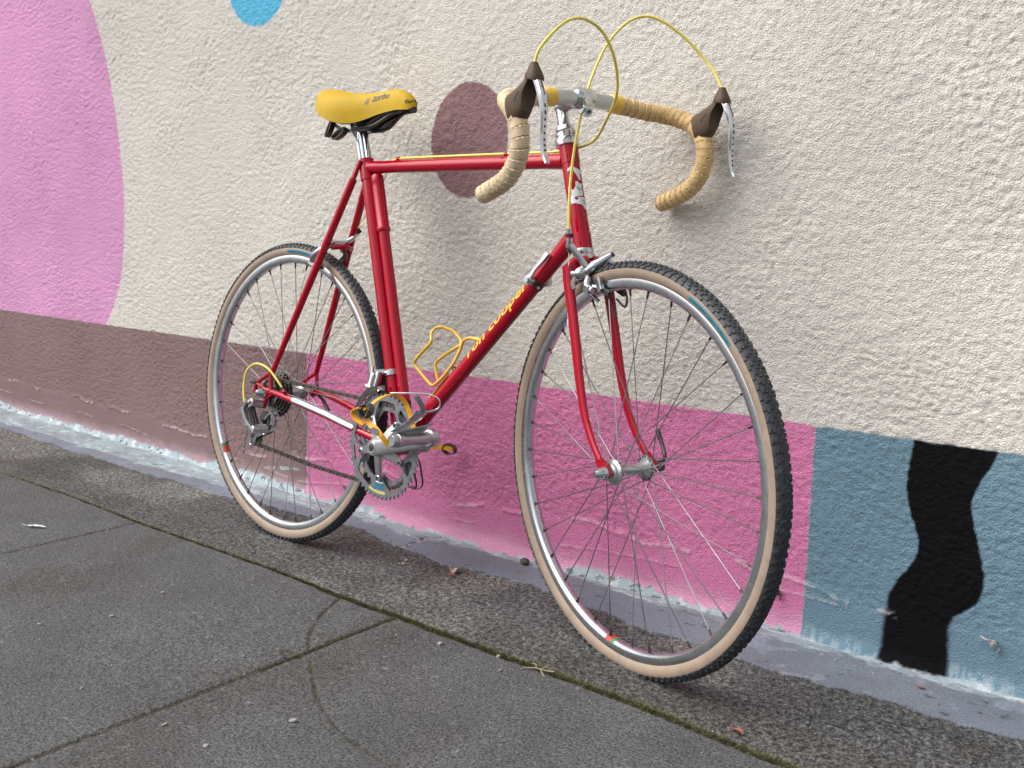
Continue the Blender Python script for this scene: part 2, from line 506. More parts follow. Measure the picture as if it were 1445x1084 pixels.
def build_wall():
    xs = axis_steps([(-2250, 0, 6.5, 3.0), (0, 1660, 3.0, 2.4)])
    zs = np.concatenate([[-14, -9], axis_steps([(-5, 520, 2.5, 2.5), (520, 1500, 2.8, 3.2)])])
    X, Z = np.meshgrid(xs, zs)
    x = X.ravel(); z = Z.ravel()
    big = fbm(x, z, 420, 3, 3) - 0.5
    wx = x + 5 * (fbm(x, z, 22, 90, 2) - 0.5) * 2; wz = z + 5 * (fbm(x, z, 22, 95, 2) - 0.5) * 2
    # trowelled stucco: drooping ridges, stretched a little sideways
    lump = fbm(wx * 0.8 + wz * 0.25, wz * 1.15, 9.5, 20, 3, 0.6)
    ridge = 1 - np.abs(2 * fbm(wx * 0.75 + wz * 0.3, wz * 1.1, 11, 40, 3, 0.62) - 1)
    grain = fbm(x * 0.85 + z * 0.2, z, 5.2, 60, 2)
    amp_var = 0.75 + 0.8 * (fbm(x, z, 160, 70, 2) - 0.3)
    rough = 2.9 * (lump - 0.5) + 1.9 * (ridge ** 3 - 0.4) + 2.0 * (grain - 0.5)
    # smoother render skirt near the ground, with a ragged upper edge
    skirt_h = 105 + 40 * (fbm(x, x * 0, 260, 5, 3) - 0.5) * 2 + 12 * (fbm(x, x * 0, 40, 8, 2) - 0.5)
    skirt = 1 - sstep(-14, 14, z - skirt_h)
    edge = np.exp(-((z - skirt_h) / 4.0) ** 2) * (fbm(x, x * 0, 90, 9, 2) > 0.47)
    h = rough * amp_var * (1 - 0.72 * skirt) + 14 * big * 0.5 + edge * 2.4 + skirt * 1.5
    # second broken trowel line low on the wall
    l2 = 58 + 30 * (fbm(x, x * 0, 300, 15, 3) - 0.5) * 2
    e2 = np.exp(-((z - l2) / 2.5) ** 2) * (fbm(x, x * 0, 120, 16, 2) > 0.56)
    h = h + e2 * 1.6
    # cove where the wall meets the pavement
    cove = np.clip((34 - z) / 34, 0, 1)
    cv = cove ** 2.2 * (20 + 14 * (fbm(x, z * 0, 70, 25, 3) - 0.5) * 2)
    fl = fbm(x, z, 26, 27, 3)
    h = h + cv + (cove > 0) * (fl - 0.5) * 5 * np.minimum(1, cove * 3)
    y = WY - h
    # ---- paint
    jx = (fbm(x, z, 10, 33, 2) - 0.5) * 4.0; jz = (fbm(x, z, 10, 36, 2) - 0.5) * 4.0
    px, pz = x + jx, z + jz
    col = np.tile(CREAM, (len(x), 1))
    def put(mask, c):
        nonlocal col
        mask = np.clip(mask, 0, 1)[:, None]
        col = col * (1 - mask) + c * mask
    soft = 1.6
    def side(v): return sstep(-soft, soft, v)
    # band 0..389
    low = side(389 - pz)
    d1 = -207 - (389 - z) * 0.06; d2 = 1180 - (389 - z) * 0.013
    put(low * side(d1 - px), MAUVE)
    put(low * side(px - d1) * side(d2 - px), PINK)
    put(low * side(px - d2), GBLUE)
    # big pink blob on the left
    def sm(zk, xk):
        c_ = np.array(cr([(a, b, 0) for a, b in zip(zk, xk)], 8)); return c_[:, 0], c_[:, 1]
    zz = np.array([389, 446, 528, 618, 749, 856, 1005, 1153, 1293, 1391, 1520]); xx = np.array([-1247, -1194, -1138, -1106, -1082, -1076, -1089, -1116, -1160, -1207, -1290])
    put((1 - low) * side(np.interp(z, *sm(zz, xx)) - px), PINKB)
    # mauve ellipse
    cx, cz = 374, 902
    ex = (px - cx - 0.05 * (pz - cz)); ez = pz - cz
    rr = np.sqrt((ex / 112) ** 2 + (ez / 121) ** 2)
    put(side((1 - rr) * 112), ELL)
    # blue spot at the top
    rr = np.sqrt(((px + 350) / 125) ** 2 + ((pz - 1335) / 117) ** 2)
    put(side((1 - rr) * 110), SKYB)
    # wavy black figure
    zl = np.array([-20, 9, 93, 133, 190, 227, 272, 318, 400]); xl = np.array([1313, 1314, 1320, 1327, 1361, 1364, 1349, 1341, 1349])
    zr = np.array([-20, 7, 97, 120, 143, 180, 235, 290, 326, 355, 386]); xr_ = np.array([1427, 1427, 1425, 1442, 1463, 1470, 1457, 1443, 1449, 1462, 1476])
    bsoft = 1.6 + 3.5 * (1 - sstep(60, 200, z))
    bl = sstep(-bsoft, bsoft, px - np.interp(z, *sm(zl, xl))) * sstep(-bsoft, bsoft, np.interp(z, *sm(zr, xr_)) - px)
    put(low * bl, INK)
    # worn whitish scuffs along trowel edges (paint missing)
    scuff = np.clip(edge * 0.45 + e2 * 0.4, 0, 1) * (fbm(x, z, 14, 44, 2) > 0.5)
    put(scuff * low, np.array((0.62, 0.55, 0.57)))
    # bleached lighter paint towards the foot
    fade = np.clip(1 - sstep(22, 60, z + 24 * (fbm(x, z, 40, 51, 3) - 0.5)), 0, 1)
    put(fade * 0.30 * low * (px < d2), np.array((0.66, 0.50, 0.60)))
    # pale blue foot paint
    foot = 15 + 5 * (1 - sstep(-600, -200, x)) + 14 * (fbm(x, x * 0, 150, 55, 3) - 0.5) * 2 + 8 * (fbm(x, z, 16, 58, 3) - 0.5) * 2 - 7 * sstep(700, 1300, x)
    pf = sstep(-2.5, 2.5, foot - z)
    put(pf, PALE)
    streak = (fbm(x, z * 0.25, 9, 62, 3) > 0.55) * np.clip(1 - sstep(foot, foot + 34, z), 0, 1)
    put(streak * 0.55 * (1 - pf) * (x > 1180) * (1 - bl), PALE)
    put(pf * (fbm(x, z, 20, 64, 4) > 0.6) * 0.6, np.array((0.66, 0.68, 0.69)))
    put(pf * (fbm(x * 0.4, z, 7, 66, 4) > 0.66) * 0.75, np.array((0.10, 0.11, 0.10)))
    put(sstep(-3, 1, -z + 1 + 3 * (fbm(x, z, 30, 67, 2) - 0.5)), LAV * 1.25)
    # bare flake on the mauve paint behind the rear wheel
    fk = np.exp(-(((px + 330) / 75) ** 2 + ((pz - 62 - 0.12 * (x + 330)) / 6) ** 2)) * 1.6 * (fbm(x, z, 12, 68, 3))
    put(sstep(0.35, 0.5, fk), PALE)
    nx_, nz_ = len(xs), len(zs)
    i = np.arange(nx_ - 1)[None, :] + nx_ * np.arange(nz_ - 1)[:, None]
    q = np.stack([i, i + 1, i + nx_ + 1, i + nx_], -1).reshape(-1, 4)
    o = grid_mesh('painted_wall', x * MM, y * MM, z * MM, q, {'paint': col}, M_WALL)
    tag(o, 'rough stucco street wall with pink, mauve, cream, blue and black mural', 'wall')
    # the same wall running on past the picture, coarser
    rects = []
    def rc(x0, x1, z0, z1, c): rects.append((x0, x1, z0, z1, c))
    rc(-9000, -2250, -14, 389, MAUVE); rc(-9000, -2250, 389, 1500, PINKB); rc(-9000, -2250, 1500, 3400, CREAM)
    rc(1660, 9000, -14, 389, GBLUE); rc(1660, 9000, 389, 1500, CREAM); rc(1660, 9000, 1500, 3400, CREAM)
    rc(-2250, -1290, 1500, 3400, PINKB); rc(-1290, 1660, 1500, 3400, CREAM)
    vx, vz, vc, qq = [], [], [], []
    for (x0, x1, z0, z1, c) in rects:
        k = len(vx)
        vx += [x0, x1, x1, x0]; vz += [z0, z0, z1, z1]; vc += [c] * 4; qq.append((k, k + 1, k + 2, k + 3))
    w2 = grid_mesh('wall_section', np.array(vx) * MM, np.full(len(vx), WY * MM), np.array(vz) * MM, np.array(qq), {'paint': np.array(vc)}, M_WALL, False)
    w2.parent = o
    # thickness and top of the wall
    g = G(); box(g, (0, WY + 170, 1690), (1, 0, 0), (0, 1, 0), (0, 0, 1), 18000, 300, 3420)
    bk_ = g.build('wall_core', mat('grey_render', (0.35, 0.34, 0.32), rough=0.85), None, smooth=False, bike=False)
    bk_.parent = o
    return o

def build_ground():
    xs = axis_steps([(-2250, 0, 7.5, 3.6), (0, 1700, 3.6, 3.0)])
    ys = axis_steps([(-960, 224, 3.0, 3.6)])
    X, Y = np.meshgrid(xs, ys)
    x = X.ravel(); y = Y.ravel()
    wob = lambda s, sd, a: (fbm(x, y, s, sd, 3) - 0.5) * 2 * a
    JY = np.interp(x, [-2250, -1137, -734, -355, 165, 385, 560, 795, 1085, 1308, 1700], [-205, -201, -187, -190, -177, -182, -177, -178, -175, -187, -190])
    wid = np.interp(x, [-2250, -300, 200, 500, 900, 1200, 1700], [11, 12, 15, 18, 21, 20, 19]) * 0.5
    dm = np.abs(y - JY + wob(60, 101, 3)) - wid - wob(18, 104, 2.5)
    inner = y > JY
    d1 = np.abs(x - np.interp(y, [-960, -514, -187], [-398, -390, -367]) + wob(80, 107, 2)) - 3.0
    d2 = np.abs(x - np.interp(y, [-960, -694, -380, -181], [527, 532, 540, 547]) + wob(60, 110, 2.5)) - np.interp(y, [-900, -400, -181], [4.0, 6, 5.5]) - wob(14, 111, 1.5)
    d3 = np.abs(x - np.interp(y, [-175, 83, 257], [160, 121, 150]) + wob(40, 113, 8)) - 1.5
    arc = [(389, -178), (429, -264), (479, -329), (524, -370), (617, -436), (704, -490), (796, -527), (873, -539), (960, -548), (1060, -545), (1160, -530)]
    arc = cr([(a, b, 0) for a, b in arc], 6)
    da = np.full(len(x), 1e9)
    sel = (y < -150) & (x > 300) & (x < 1250)
    xsel, ysel = x[sel], y[sel]
    best = np.full(len(xsel), 1e9)
    for a, b in zip(arc[:-1], arc[1:]):
        ab = b[:2] - a[:2]; L2 = ab @ ab
        t = np.clip(((xsel - a[0]) * ab[0] + (ysel - a[1]) * ab[1]) / L2, 0, 1)
        d = np.hypot(xsel - a[0] - t * ab[0], ysel - a[1] - t * ab[1])
        best = np.minimum(best, d)
    da[sel] = best
    da = da + wob(30, 115, 4.5) + wob(9, 116, 1.5) - np.where(y > -385, 2.6, 0.6)
    outer = ~inner
    dout = np.where(outer, np.minimum(np.minimum(d1, d2), da), np.where((y < 120), d3 + 0.5, 1e9))
    dj = np.minimum(dm, dout)
    # a chipped pocket where the arc meets the joint
    pk = np.hypot((x - 527) / 1.5, y + 408) - 17 - wob(12, 117, 4)
    pk = np.where(outer, pk, 1e9)
    # heights
    inn = inner.astype(float)
    base = wob(500, 120, 2.0) + (wob(8, 123, 1.8) + wob(22, 126, 1.4)) * (0.55 + 0.45 * inn)
    groove = sstep(3.5, -2.5, dj)
    depth = np.where(dm < dout, 5.0, np.where(outer, 3.6, 1.6))
    h = base - groove * depth + groove * wob(8, 128, 1.3) - sstep(3, -4, pk) * 4
    lip = 1.6 * np.clip(np.where(x > np.interp(y, [-560, -180], [560, 389]), 1, 0), 0, 1) * (outer & (y > -560) & (x < 960))
    # inner strip stands slightly above the flags near x=165
    # lavender paint edge: thin render toe of the wall
    LX = [-2250, -1766, -1209, -959, -793, -665, -439, -335, -120, 28, 110, 201, 300, 446, 557, 645, 730, 805, 1016, 1128, 1207, 1324, 1435, 1576, 1700]
    LY = [60, 64, 48, 57, 56, 71, 62, 80, 92, 115, 122, 100, 92, 79, 90, 108, 92, 77, 65, 66, 63, 71, 70, 77, 80]
    ly = np.interp(x, LX, LY) + wob(85, 131, 15) + wob(16, 134, 5)
    toe = sstep(-1.5, 2.5, y - ly)
    h = h * (1 - 0.75 * toe) + toe * (3.0 + np.clip(y - ly, 0, 150) * 0.02)
    ck = np.abs(x - np.interp(y, [60, 110, 160, 215], [262, 278, 270, 310]) + wob(20, 136, 12)) < 5 + wob(12, 137, 4)
    ck = ck & (toe > 0.5)
    h = h - ck * 2.5
    # colours
    G0 = np.array((0.086, 0.089, 0.095)); G1 = np.array((0.072, 0.071, 0.070))
    col = np.where(inner[:, None], G1, G0)
    def put(mask, c):
        nonlocal col
        mask = np.clip(mask, 0, 1)[:, None]
        col = col * (1 - mask) + c * mask
    put(inn * (1 - toe) * sstep(0.53, 0.75, fbm(x, y, 150, 140, 4)) * 0.6, np.array((0.045, 0.04, 0.036)))
    put(inn * (1 - toe) * sstep(0.5, 0.7, fbm(x, y, 260, 143, 3)) * 0.45, np.array((0.17, 0.165, 0.15)))
    put((outer) * sstep(0.5, 0.8, fbm(x, y, 200, 146, 4)) * 0.5, np.array((0.055, 0.053, 0.05)))
    sp = fbm(x, y, 7.5, 210, 2)
    put(outer * sstep(0.78, 0.84, sp) * 0.6, np.array((0.20, 0.20, 0.20)))
    put((1 - sstep(0.16, 0.22, sp)) * 0.6 * (1 - toe), np.array((0.028, 0.028, 0.030)))
    # darker dirty hollow against the arc
    hol = np.exp(-(((x - 560) / 45) ** 2 + ((y + 425) / 30) ** 2)) * (da > 0) * (x > np.interp(y, [-490, -370], [704, 524]))
    put(hol * 0.6, np.array((0.035, 0.034, 0.032)))
    put(sstep(14, 2, y - 0 * y + np.abs(dj)) * 0.35, np.array((0.05, 0.048, 0.04)))
    moss = np.array((0.055, 0.053, 0.022)); soil = np.array((0.048, 0.045, 0.034))
    gcol = np.where((fbm(x, y, 35, 150, 3) > np.where(dm < dout, 0.40, 0.70))[:, None], moss, soil)
    gm = sstep(3.0, -1.0, dj)
    col = col * (1 - gm[:, None]) + gcol * gm[:, None]
    put(sstep(2, -4, pk) * 0.7, soil)
    edge = np.exp(-((y - ly) / 2.2) ** 2)
    put(toe, LAV)
    pb = np.interp(x, [-2250, -900, -300, 100, 250, 500, 800, 1100, 1400, 1700], [98, 105, 125, 165, 150, 172, 178, 176, 184, 186]) + wob(90, 190, 14) + wob(22, 193, 9) + wob(7, 196, 3)
    put(toe * sstep(-2, 3, y - pb) * 0.85, PALE * 0.72)
    put(toe * (np.abs(y - pb - 2) < 1.6) * (fbm(x, y, 30, 197, 2) > 0.52) * 0.7, np.array((0.05, 0.05, 0.05)))
    put(toe * sstep(0.62, 0.66, fbm(x * 0.5, y * 1.5, 16, 198, 4)) * sstep(-10, 8, y - pb) * 0.7, np.array((0.46, 0.49, 0.52)))
    put(toe * sstep(0.75, 0.78, fbm(x * 0.8, y * 1.3, 15, 205, 4)) * 0.8, np.array((0.06, 0.06, 0.058)))
    put(toe * sstep(0.5, 0.72, fbm(x * 0.5, y * 1.4, 60, 153, 4)) * 0.5, np.array((0.15, 0.145, 0.17)))
    put(toe * sstep(0.62, 0.68, fbm(x, y, 45, 156, 4)) * 0.4 * (x > 1100), np.array((0.30, 0.33, 0.40)))
    put(toe * sstep(190, 214, y + wob(40, 158, 10)) * 0.8, PALE * 0.9)
    jn = y - 207 + wob(40, 170, 5) + wob(10, 172, 2)
    put(toe * (np.abs(jn) < 1.6) * (fbm(x, y * 0, 60, 174, 3) > 0.46) * 0.85, np.array((0.035, 0.033, 0.030)))
    put(toe * (np.abs(jn + 5 + wob(14, 176, 3)) < 1.7) * (fbm(x, y * 0, 45, 178, 3) > 0.5) * 0.8, np.array((0.42, 0.44, 0.46)))
    put(toe * sstep(0.60, 0.66, fbm(x * 0.6, y * 1.6, 26, 180, 4)) * sstep(150, 200, y) * 0.55, PALE)
    br = np.exp(-(((x - 190) / 130) ** 2 + ((y - 62) / 42) ** 2)) + 0.8 * np.exp(-(((x - 1010) / 90) ** 2 + ((y + 8) / 30) ** 2))
    put(br * (1 - toe) * inn * 0.75 * sstep(0.35, 0.6, fbm(x, y, 30, 182, 3)), np.array((0.040, 0.028, 0.022)))
    put(edge * 0.7 * (fbm(x, y, 20, 160, 2) > 0.4), np.array((0.03, 0.028, 0.028)))
    put(ck * (fbm(x, y, 8, 161, 2) > 0.5) * 0.8, np.array((0.04, 0.035, 0.03)))
    put(ck * (fbm(x, y, 8, 161, 2) < 0.45) * 0.7, np.array((0.40, 0.41, 0.42)))
    coarse = inn * (1 - toe) + 0.18 * (outer) * (1 - gm)
    coarse = coarse * (1 - gm)
    # labels of pieces
    nx_, ny_ = len(xs), len(ys)
    i = np.arange(nx_ - 1)[None, :] + nx_ * np.arange(ny_ - 1)[:, None]
    q = np.stack([i, i + 1, i + nx_ + 1, i + nx_], -1).reshape(-1, 4)
    c = q[:, 0]
    lab = np.zeros(len(x), dtype=int)
    leftarc_x = np.interp(y, [-560, -540, -527, -490, -436, -370, -329, -264, -178], [1160, 900, 796, 704, 617, 524, 479, 429, 389])
    x1 = np.interp(y, [-960, -514, -187], [-398, -390, -367]); x2 = np.interp(y, [-960, -694, -380, -181], [527, 532, 540, 547])
    lab = np.where(inner, np.where(toe > 0.5, 8, np.where(x < 145, 0, 7)),
          np.where(x < x1, 1, np.where((x < x2), np.where(x < leftarc_x, 2, 3), np.where((x < leftarc_x), 4, 5))))
    lab = np.where((gm > 0.5) & (toe < 0.5), 6, lab)
    attrs = {'paint': col, 'coarse': coarse, 'bare': 1 - 0.72 * toe}
    root = empty('sidewalk'); tag(root, kind='structure')
    names = {0: 'concrete_strip', 7: 'concrete_strip', 1: 'paving_slab', 2: 'paving_slab', 3: 'paving_slab', 4: 'paving_slab', 5: 'paving_slab', 6: 'mossy_joint', 8: 'painted_edge'}
    for k in range(9):
        sel = lab[c] == k
        if sel.sum() == 0: continue
        o = grid_mesh(names[k], x * MM, y * MM, h * MM, q[sel], attrs, M_GROUND)
        o.parent = root
        if k == 6: o['kind'] = 'stuff'
    # pavement beyond the picture
    R = [(-60000, -2250, -2600, 224), (1700, 60000, -2600, 224), (-2250, 1700, -2600, -960)]
    vx, vy, qq = [], [], []
    for (a, b, c_, d) in R:
        k = len(vx); vx += [a, b, b, a]; vy += [c_, c_, d, d]; qq.append((k, k + 1, k + 2, k + 3))
    n_ = len(vx)
    o = grid_mesh('sidewalk_beyond', np.array(vx) * MM, np.array(vy) * MM, np.zeros(n_), np.array(qq), {'paint': np.tile(G0, (n_, 1)), 'coarse': np.full(n_, 0.2), 'bare': np.ones(n_)}, M_GROUND, False)
    o.parent = root
    # kerb and road
    g = G(); box(g, (0, -2680, -75), (1, 0, 0), (0, 1, 0), (0, 0, 1), 120000, 158, 150)
    k_ = g.build('kerb', mat('granite_kerb', (0.24, 0.24, 0.24), rough=0.75, var=0.2, vscale=40), None, False, False)
    tag(k_, kind='structure')
    g = G(); g.add([(-200000, -200000, -120), (200000, -200000, -120), (200000, 200000, -120), (-200000, 200000, -120)], [(0, 1, 2, 3)])
    r_ = g.build('road', mat('asphalt', (0.055, 0.055, 0.057), rough=0.85, var=0.3, vscale=120), None, False, False)
    tag(r_, kind='structure')
    return xs, ys, dm, wid

build_wall()
build_ground()

# ================================================================== BICYCLE
bike = empty('bicycle')
bike.matrix_world = BIKE_M
tag(bike, 'red racing bicycle with yellow saddle leaning against the painted wall', 'bicycle')

# ---------------- frame
BB = np.array([400, 0, -58.0])
ST0, ST1 = np.array([400, 0, -58.0]), np.array([226.0, 0, 515.0])
TT0, TT1 = np.array([228.0, 0, 510.0]), np.array([783.0, 0, 510.0])
DT0, DT1 = np.array([400.0, 0, -58.0]), np.array([819.0, 0, 387.0])
HT0, HT1 = np.array([834.0, 0, 355.0]), np.array([778.5, 0, 537.0])
def along(a, b, t): return a + (b - a) * t
sd_ = unit(ST1 - ST0); dd = unit(DT1 - DT0); hd = unit(HT1 - HT0)
frame = empty('frame', bike)
g = G(); cyl(g, (400, -34, -58), (400, 34, -58), 20, n=28)
cyl(g, along(DT0, DT1, 0.02), along(DT0, DT1, 0.10), 16.4, 15.2, n=24)
g.build('bottom_bracket', M_RED, frame)
g = G(); cyl(g, ST1 - sd_ * 34, ST1 + sd_ * 12, 16.3, n=26)
cyl(g, TT0 + (4, 0, 0), TT0 + (48, 0, 0), 14.0, 13.3, n=24)
cyl(g, (214, -16, 512), (214, 16, 512), 7.0, n=14)
g.build('seat_lug', M_RED, frame)
g = G(); cyl(g, TT1 - (44, 0, 0), TT1 - (8, 0, 0), 13.3, 14.2, n=24)
cyl(g, HT1 - hd * 34, HT1 - hd * 1, 17.0, n=28)
g.build('head_lug', M_RED, frame)
g = G(); cyl(g, DT1 - dd * 56, DT1 - dd * 10, 15.0, 16.4, n=24)
cyl(g, HT0 + hd * 1, HT0 + hd * 30, 17.0, n=28)
g.build('head_lug', M_RED, frame)
g = G(); tube(g, [ST0, ST1], 14.3, 24); g.build('seat_tube', M_RED, frame)
g = G(); tube(g, [TT0, TT1], 12.9, 24); g.build('top_tube', M_RED, frame)
g = G(); tube(g, [DT0, DT1], 14.5, 28); dtube = g.build('down_tube', M_RED, frame)
g = G(); tube(g, [HT0, HT1], 15.9, 28); g.build('head_tube', M_RED, frame)
for s in (-1, 1):
    g = G()
    tube(g, [(16, 61 * s, 46), (66, 50 * s, 160), (118, 38.5 * s, 279), (170, 27 * s, 397), (208, 18.5 * s, 484)], [5.8, 7.6, 8.5, 8.5, 8.5], 14, smooth=3)
    # slanted flattened cap
    bar(g, (190, 22 * s, 444), (226, 18 * s, 523), 15, 17, (0, 1, 0), w1=7, t1=13, b=4)
    # dropout end fork of the stay
    g.build('seat_stay', M_RED, frame)
    g = G()
    tube(g, [(22, 62 * s, 6), (93, 60 * s, -2), (209, 50 * s, -20), (291, 41 * s, -36), (384, 27 * s, -55)], [5.8, 8.2, 8.8, 8.8, 8.2], 16, smooth=3)
    g.build('chain_stay', M_RED, frame)
    g = G()
    for a, b, r in [((15, 48), (-38, 19), 4.6), ((15, 48), (21, 9), 4.4), ((-40, 19), (20, 2), 4.2), ((-39, 19), (-43, -3), 4.6), ((16, 8), (4, -6), 5.0), ((6, -2), (-4, -34), 5.2)]:
        if s == 1 and b[1] < -30: continue
        tube(g, [(a[0], 63 * s, a[1]), (b[0], 63 * s, b[1])], r, 10)
    ball(g, (-5, 63 * s, -27), 8.5 if s < 0 else 3, sq=(1, 0.45, 1))
    polyplate(g, [(26, 8), (14, 16), (-6, 10), (-14, 2), (-6, -10), (10, -12), (26, -2)], 63 * s - 3, 63 * s + 3)
    g.build('dropout', M_RED, frame)
# brake bridge
g = G()
tube(g, [(158, -27, 337), (172, 0, 341), (160, 27, 338)], 5.2, 12, smooth=4)
ball(g, (168, 0, 340), 8.5)
g.build('brake_bridge', M_RED, frame)
# chromed flat on the drive side chain stay
g = G()
cs = cr([(104, -60.5, -3), (150, -56, -10), (209, -50.5, -19.5), (260, -45, -30), (298, -41.5, -37)], 6)
sec = [(9.7 * math.cos(a), 9.7 * math.sin(a)) for a in np.radians(np.linspace(12, -118, 9))] + [(8.0 * math.cos(a), 8.0 * math.sin(a)) for a in np.radians(np.linspace(-118, 12, 9))]
sc_ = [0.96 * min(1.0, 0.90 + 0.1 * min(i, len(cs) - 1 - i)) for i in range(len(cs))]
T, U, V = frames(cs, (0, -1, 0))
sweep(g, cs, sec, (0, -1, 0), scale=sc_)
g.build('chrome_patch', M_CSCHROME, frame)
# cable guides
for x in (327, 631):
    g = G()
    strap(g, cr([(x, 13.2 * math.sin(a), 510 + 13.4 * math.cos(a)) for a in np.radians(np.linspace(-60, 60, 7))], 2), 6, 1.2, (1, 0, 0), smooth=0)
    cyl(g, (x - 4, 0, 526), (x + 4, 0, 526), 4.0)
    g.build('cable_guide', M_RED, frame)
g = G()
ball(g, (74, -66, 13), 5.5, sq=(1.3, 1, 0.8))
g.build('cable_guide', M_RED, frame)
# little black rubber screws at the dropout, adjusting screw
g = G(); cyl(g, (-38, -64, 20), (-54, -67, 20), 4.6)
g.build('adjuster_screw', M_BLACK, frame)

# lettering on the down tube
vs, fs = text_mesh('ron cooper', 27, shear=0.3, bold=0.55)
wtx = max(v[0] for v in vs)
L0, L1 = 272.0, 478.0
nrm_r = np.array([0, -1.0, 0]); up_n = np.cross(dd, nrm_r); up_n = up_n if up_n[2] > 0 else -up_n
g = G(); out = []
for (a, b, _) in vs:
    s = L0 + (L1 - L0) * a / wtx
    th = math.radians(3) + (b / 14.9)
    p = DT0 + dd * s + (nrm_r * math.cos(th) + up_n * math.sin(th)) * 14.9
    out.append(p)
g.add(out, fs)
g.build('lettering', M_YDECAL, dtube)

# head badge: white transfer figure with a banner
bd = np.array([math.cos(math.radians(-42)), math.sin(math.radians(-42)), 0])
def on_head(s, th, r=16.5):
    e1 = np.array([0.956, 0, 0.292]); e2 = np.array([0, -1.0, 0])
    return HT0 + hd * s + (e1 * math.cos(th) + e2 * math.sin(th)) * r
g = G()
def badge(poly, r=16.35, mi=0):
    g.cur = mi
    me = bmesh.new()
    vv = [me.verts.new((a, b, 0)) for a, b in poly]
    me.faces.new(vv)
    bmesh.ops.triangulate(me, faces=me.faces)
    for _ in range(2):
        le = [e for e in me.edges if e.calc_length() > 5]
        if le: bmesh.ops.subdivide_edges(me, edges=le, cuts=1)
    bmesh.ops.triangulate(me, faces=me.faces)
    me.verts.index_update()
    g.add([on_head(114 + v.co.y, math.radians(30) + v.co.x / 16.0, r) for v in me.verts], [tuple(v.index for v in f.verts) for f in me.faces])
    me.free()
badge([(14, 30), (6, 34), (-1, 30), (-3, 24), (-10, 26), (-13, 22), (-8, 19), (-8, 8), (-4, 8), (-1, 16), (4, 26), (9, 28), (14, 26)])
badge([(-10, 2), (-4, 2), (-1, 6), (3, 6), (4, -3), (9, -9), (12, -6), (13, -16), (16, -20), (16, -32), (8, -32), (4, -34), (-4, -36), (-9, -44), (-16, -46), (-17, -36), (-12, -24), (-8, -20), (-10, -10), (-7, -8)])
badge([(-13, -22), (4, -22), (4, -20.5), (-13, -20.5)], 16.6, 1)
badge([(-6, -27), (-14, -31), (-14, -32.5), (-6, -28.5)], 16.6, 1)
badge([(1, -4), (-5, -10), (-4, -11), (2, -5.5)], 16.6, 1)
badge([(-12, -35), (-6, -33), (-6, -34), (-12, -36)], 16.6, 1)
g.build('head_badge', [M_WHITE, M_INK], frame)

# ---------------- seat post and saddle
g = G()
P0 = ST1 - sd_ * 8; P1 = np.array([199.5, 0, 590.0])
nS, nT = 14, 72
ax = unit(P1 - P0); e1 = np.array([0, -1.0, 0]); e2 = np.cross(ax, e1)
vs, fs = [], []
for i in range(nS):
    t = i / (nS - 1); c = P0 + (P1 - P0) * t
    for k in range(nT):
        th = 2 * math.pi * k / nT
        d = 0
        for t0 in (12, -28, 52, 170, 210):
            dth = abs((math.degrees(th) - t0 + 180) % 360 - 180)
            if dth < 9 and 0.10 < t < 0.80: d = 2.4 * (1 - (dth / 9) ** 2) ** 0.5
        r = 13.3 - d
        vs.append(c + (e1 * math.cos(th) + e2 * math.sin(th)) * r)
for i in range(nS - 1):
    for k in range(nT): fs.append((i * nT + k, i * nT + (k + 1) % nT, (i + 1) * nT + (k + 1) % nT, (i + 1) * nT + k))
g.add(vs, fs)
seatpost = g.build('seatpost', M_CHROME, bike)
g = G()
lathe(g, (203, 0, 578), (183, 0, 596), [(0, 10), (0.2, 14.5), (0.7, 16), (1, 11)], 22)
cyl(g, (188, -26, 590), (188, 26, 590), 9.5, n=18)
bar(g, (160, 0, 590), (214, 0, 592), 46, 9, (0, 1, 0), b=3)
g.build('seat_clamp', M_ALLOY, seatpost)

SX = [90, 94, 100, 110, 125, 145, 165, 185, 203, 222, 240, 260, 280, 305, 330, 350, 360, 366]
SW = [14, 32, 45, 57, 66, 71, 71, 66, 58, 48, 39, 31, 26, 22, 20, 17, 12.5, 5]
SZB = [652, 645, 640, 633, 622, 610, 602, 596, 593, 594, 599, 606, 613, 618, 621, 621, 621, 627]
SZT = [663, 670, 675, 678, 677, 673, 669, 666, 664.5, 663.5, 663, 663.5, 665, 667, 664, 654, 646, 636]
xsd = np.concatenate([[90, 92, 94, 97, 100, 105], np.linspace(110, 350, 40), [354, 358, 361, 364, 366]])
def smooth_i(x, X, Y):
    return np.interp(x, X, Y)
NA = 34
def sad_pt(x, a):
    """a in -1..1 across, from right edge (-1) over the top to the left edge"""
    w = smooth_i(x, SX, SW); zt = smooth_i(x, SX, SZT); zb = smooth_i(x, SX, SZB)
    th = a * math.pi / 2
    yy = w * (abs(math.sin(th)) ** 0.85) * (1 if a > 0 else -1) if a != 0 else 0.0
    zz = zb + (zt - zb) * (max(math.cos(th), 0) ** 0.62)
    return np.array([x, yy, zz])
g = G(); vs = []; fs = []
for x in xsd:
    row = [sad_pt(x, -1 + 2 * k / NA) for k in range(NA + 1)]
    w = smooth_i(x, SX, SW); zb = smooth_i(x, SX, SZB)
    row = [np.array([x, -w * 0.93, zb + 1.0])] + row + [np.array([x, w * 0.93, zb + 1.0])]
    vs += row
m = NA + 3
for i in range(len(xsd) - 1):
    for k in range(m - 1): fs.append((i * m + k, i * m + k + 1, (i + 1) * m + k + 1, (i + 1) * m + k))
fs.append(tuple(range(m))); fs.append(tuple((len(xsd) - 1) * m + k for k in range(m))[::-1])
g.add(vs, fs)
saddle = g.build('saddle', M_SADDLE, bike)
g = G(); vs = []; fs = []
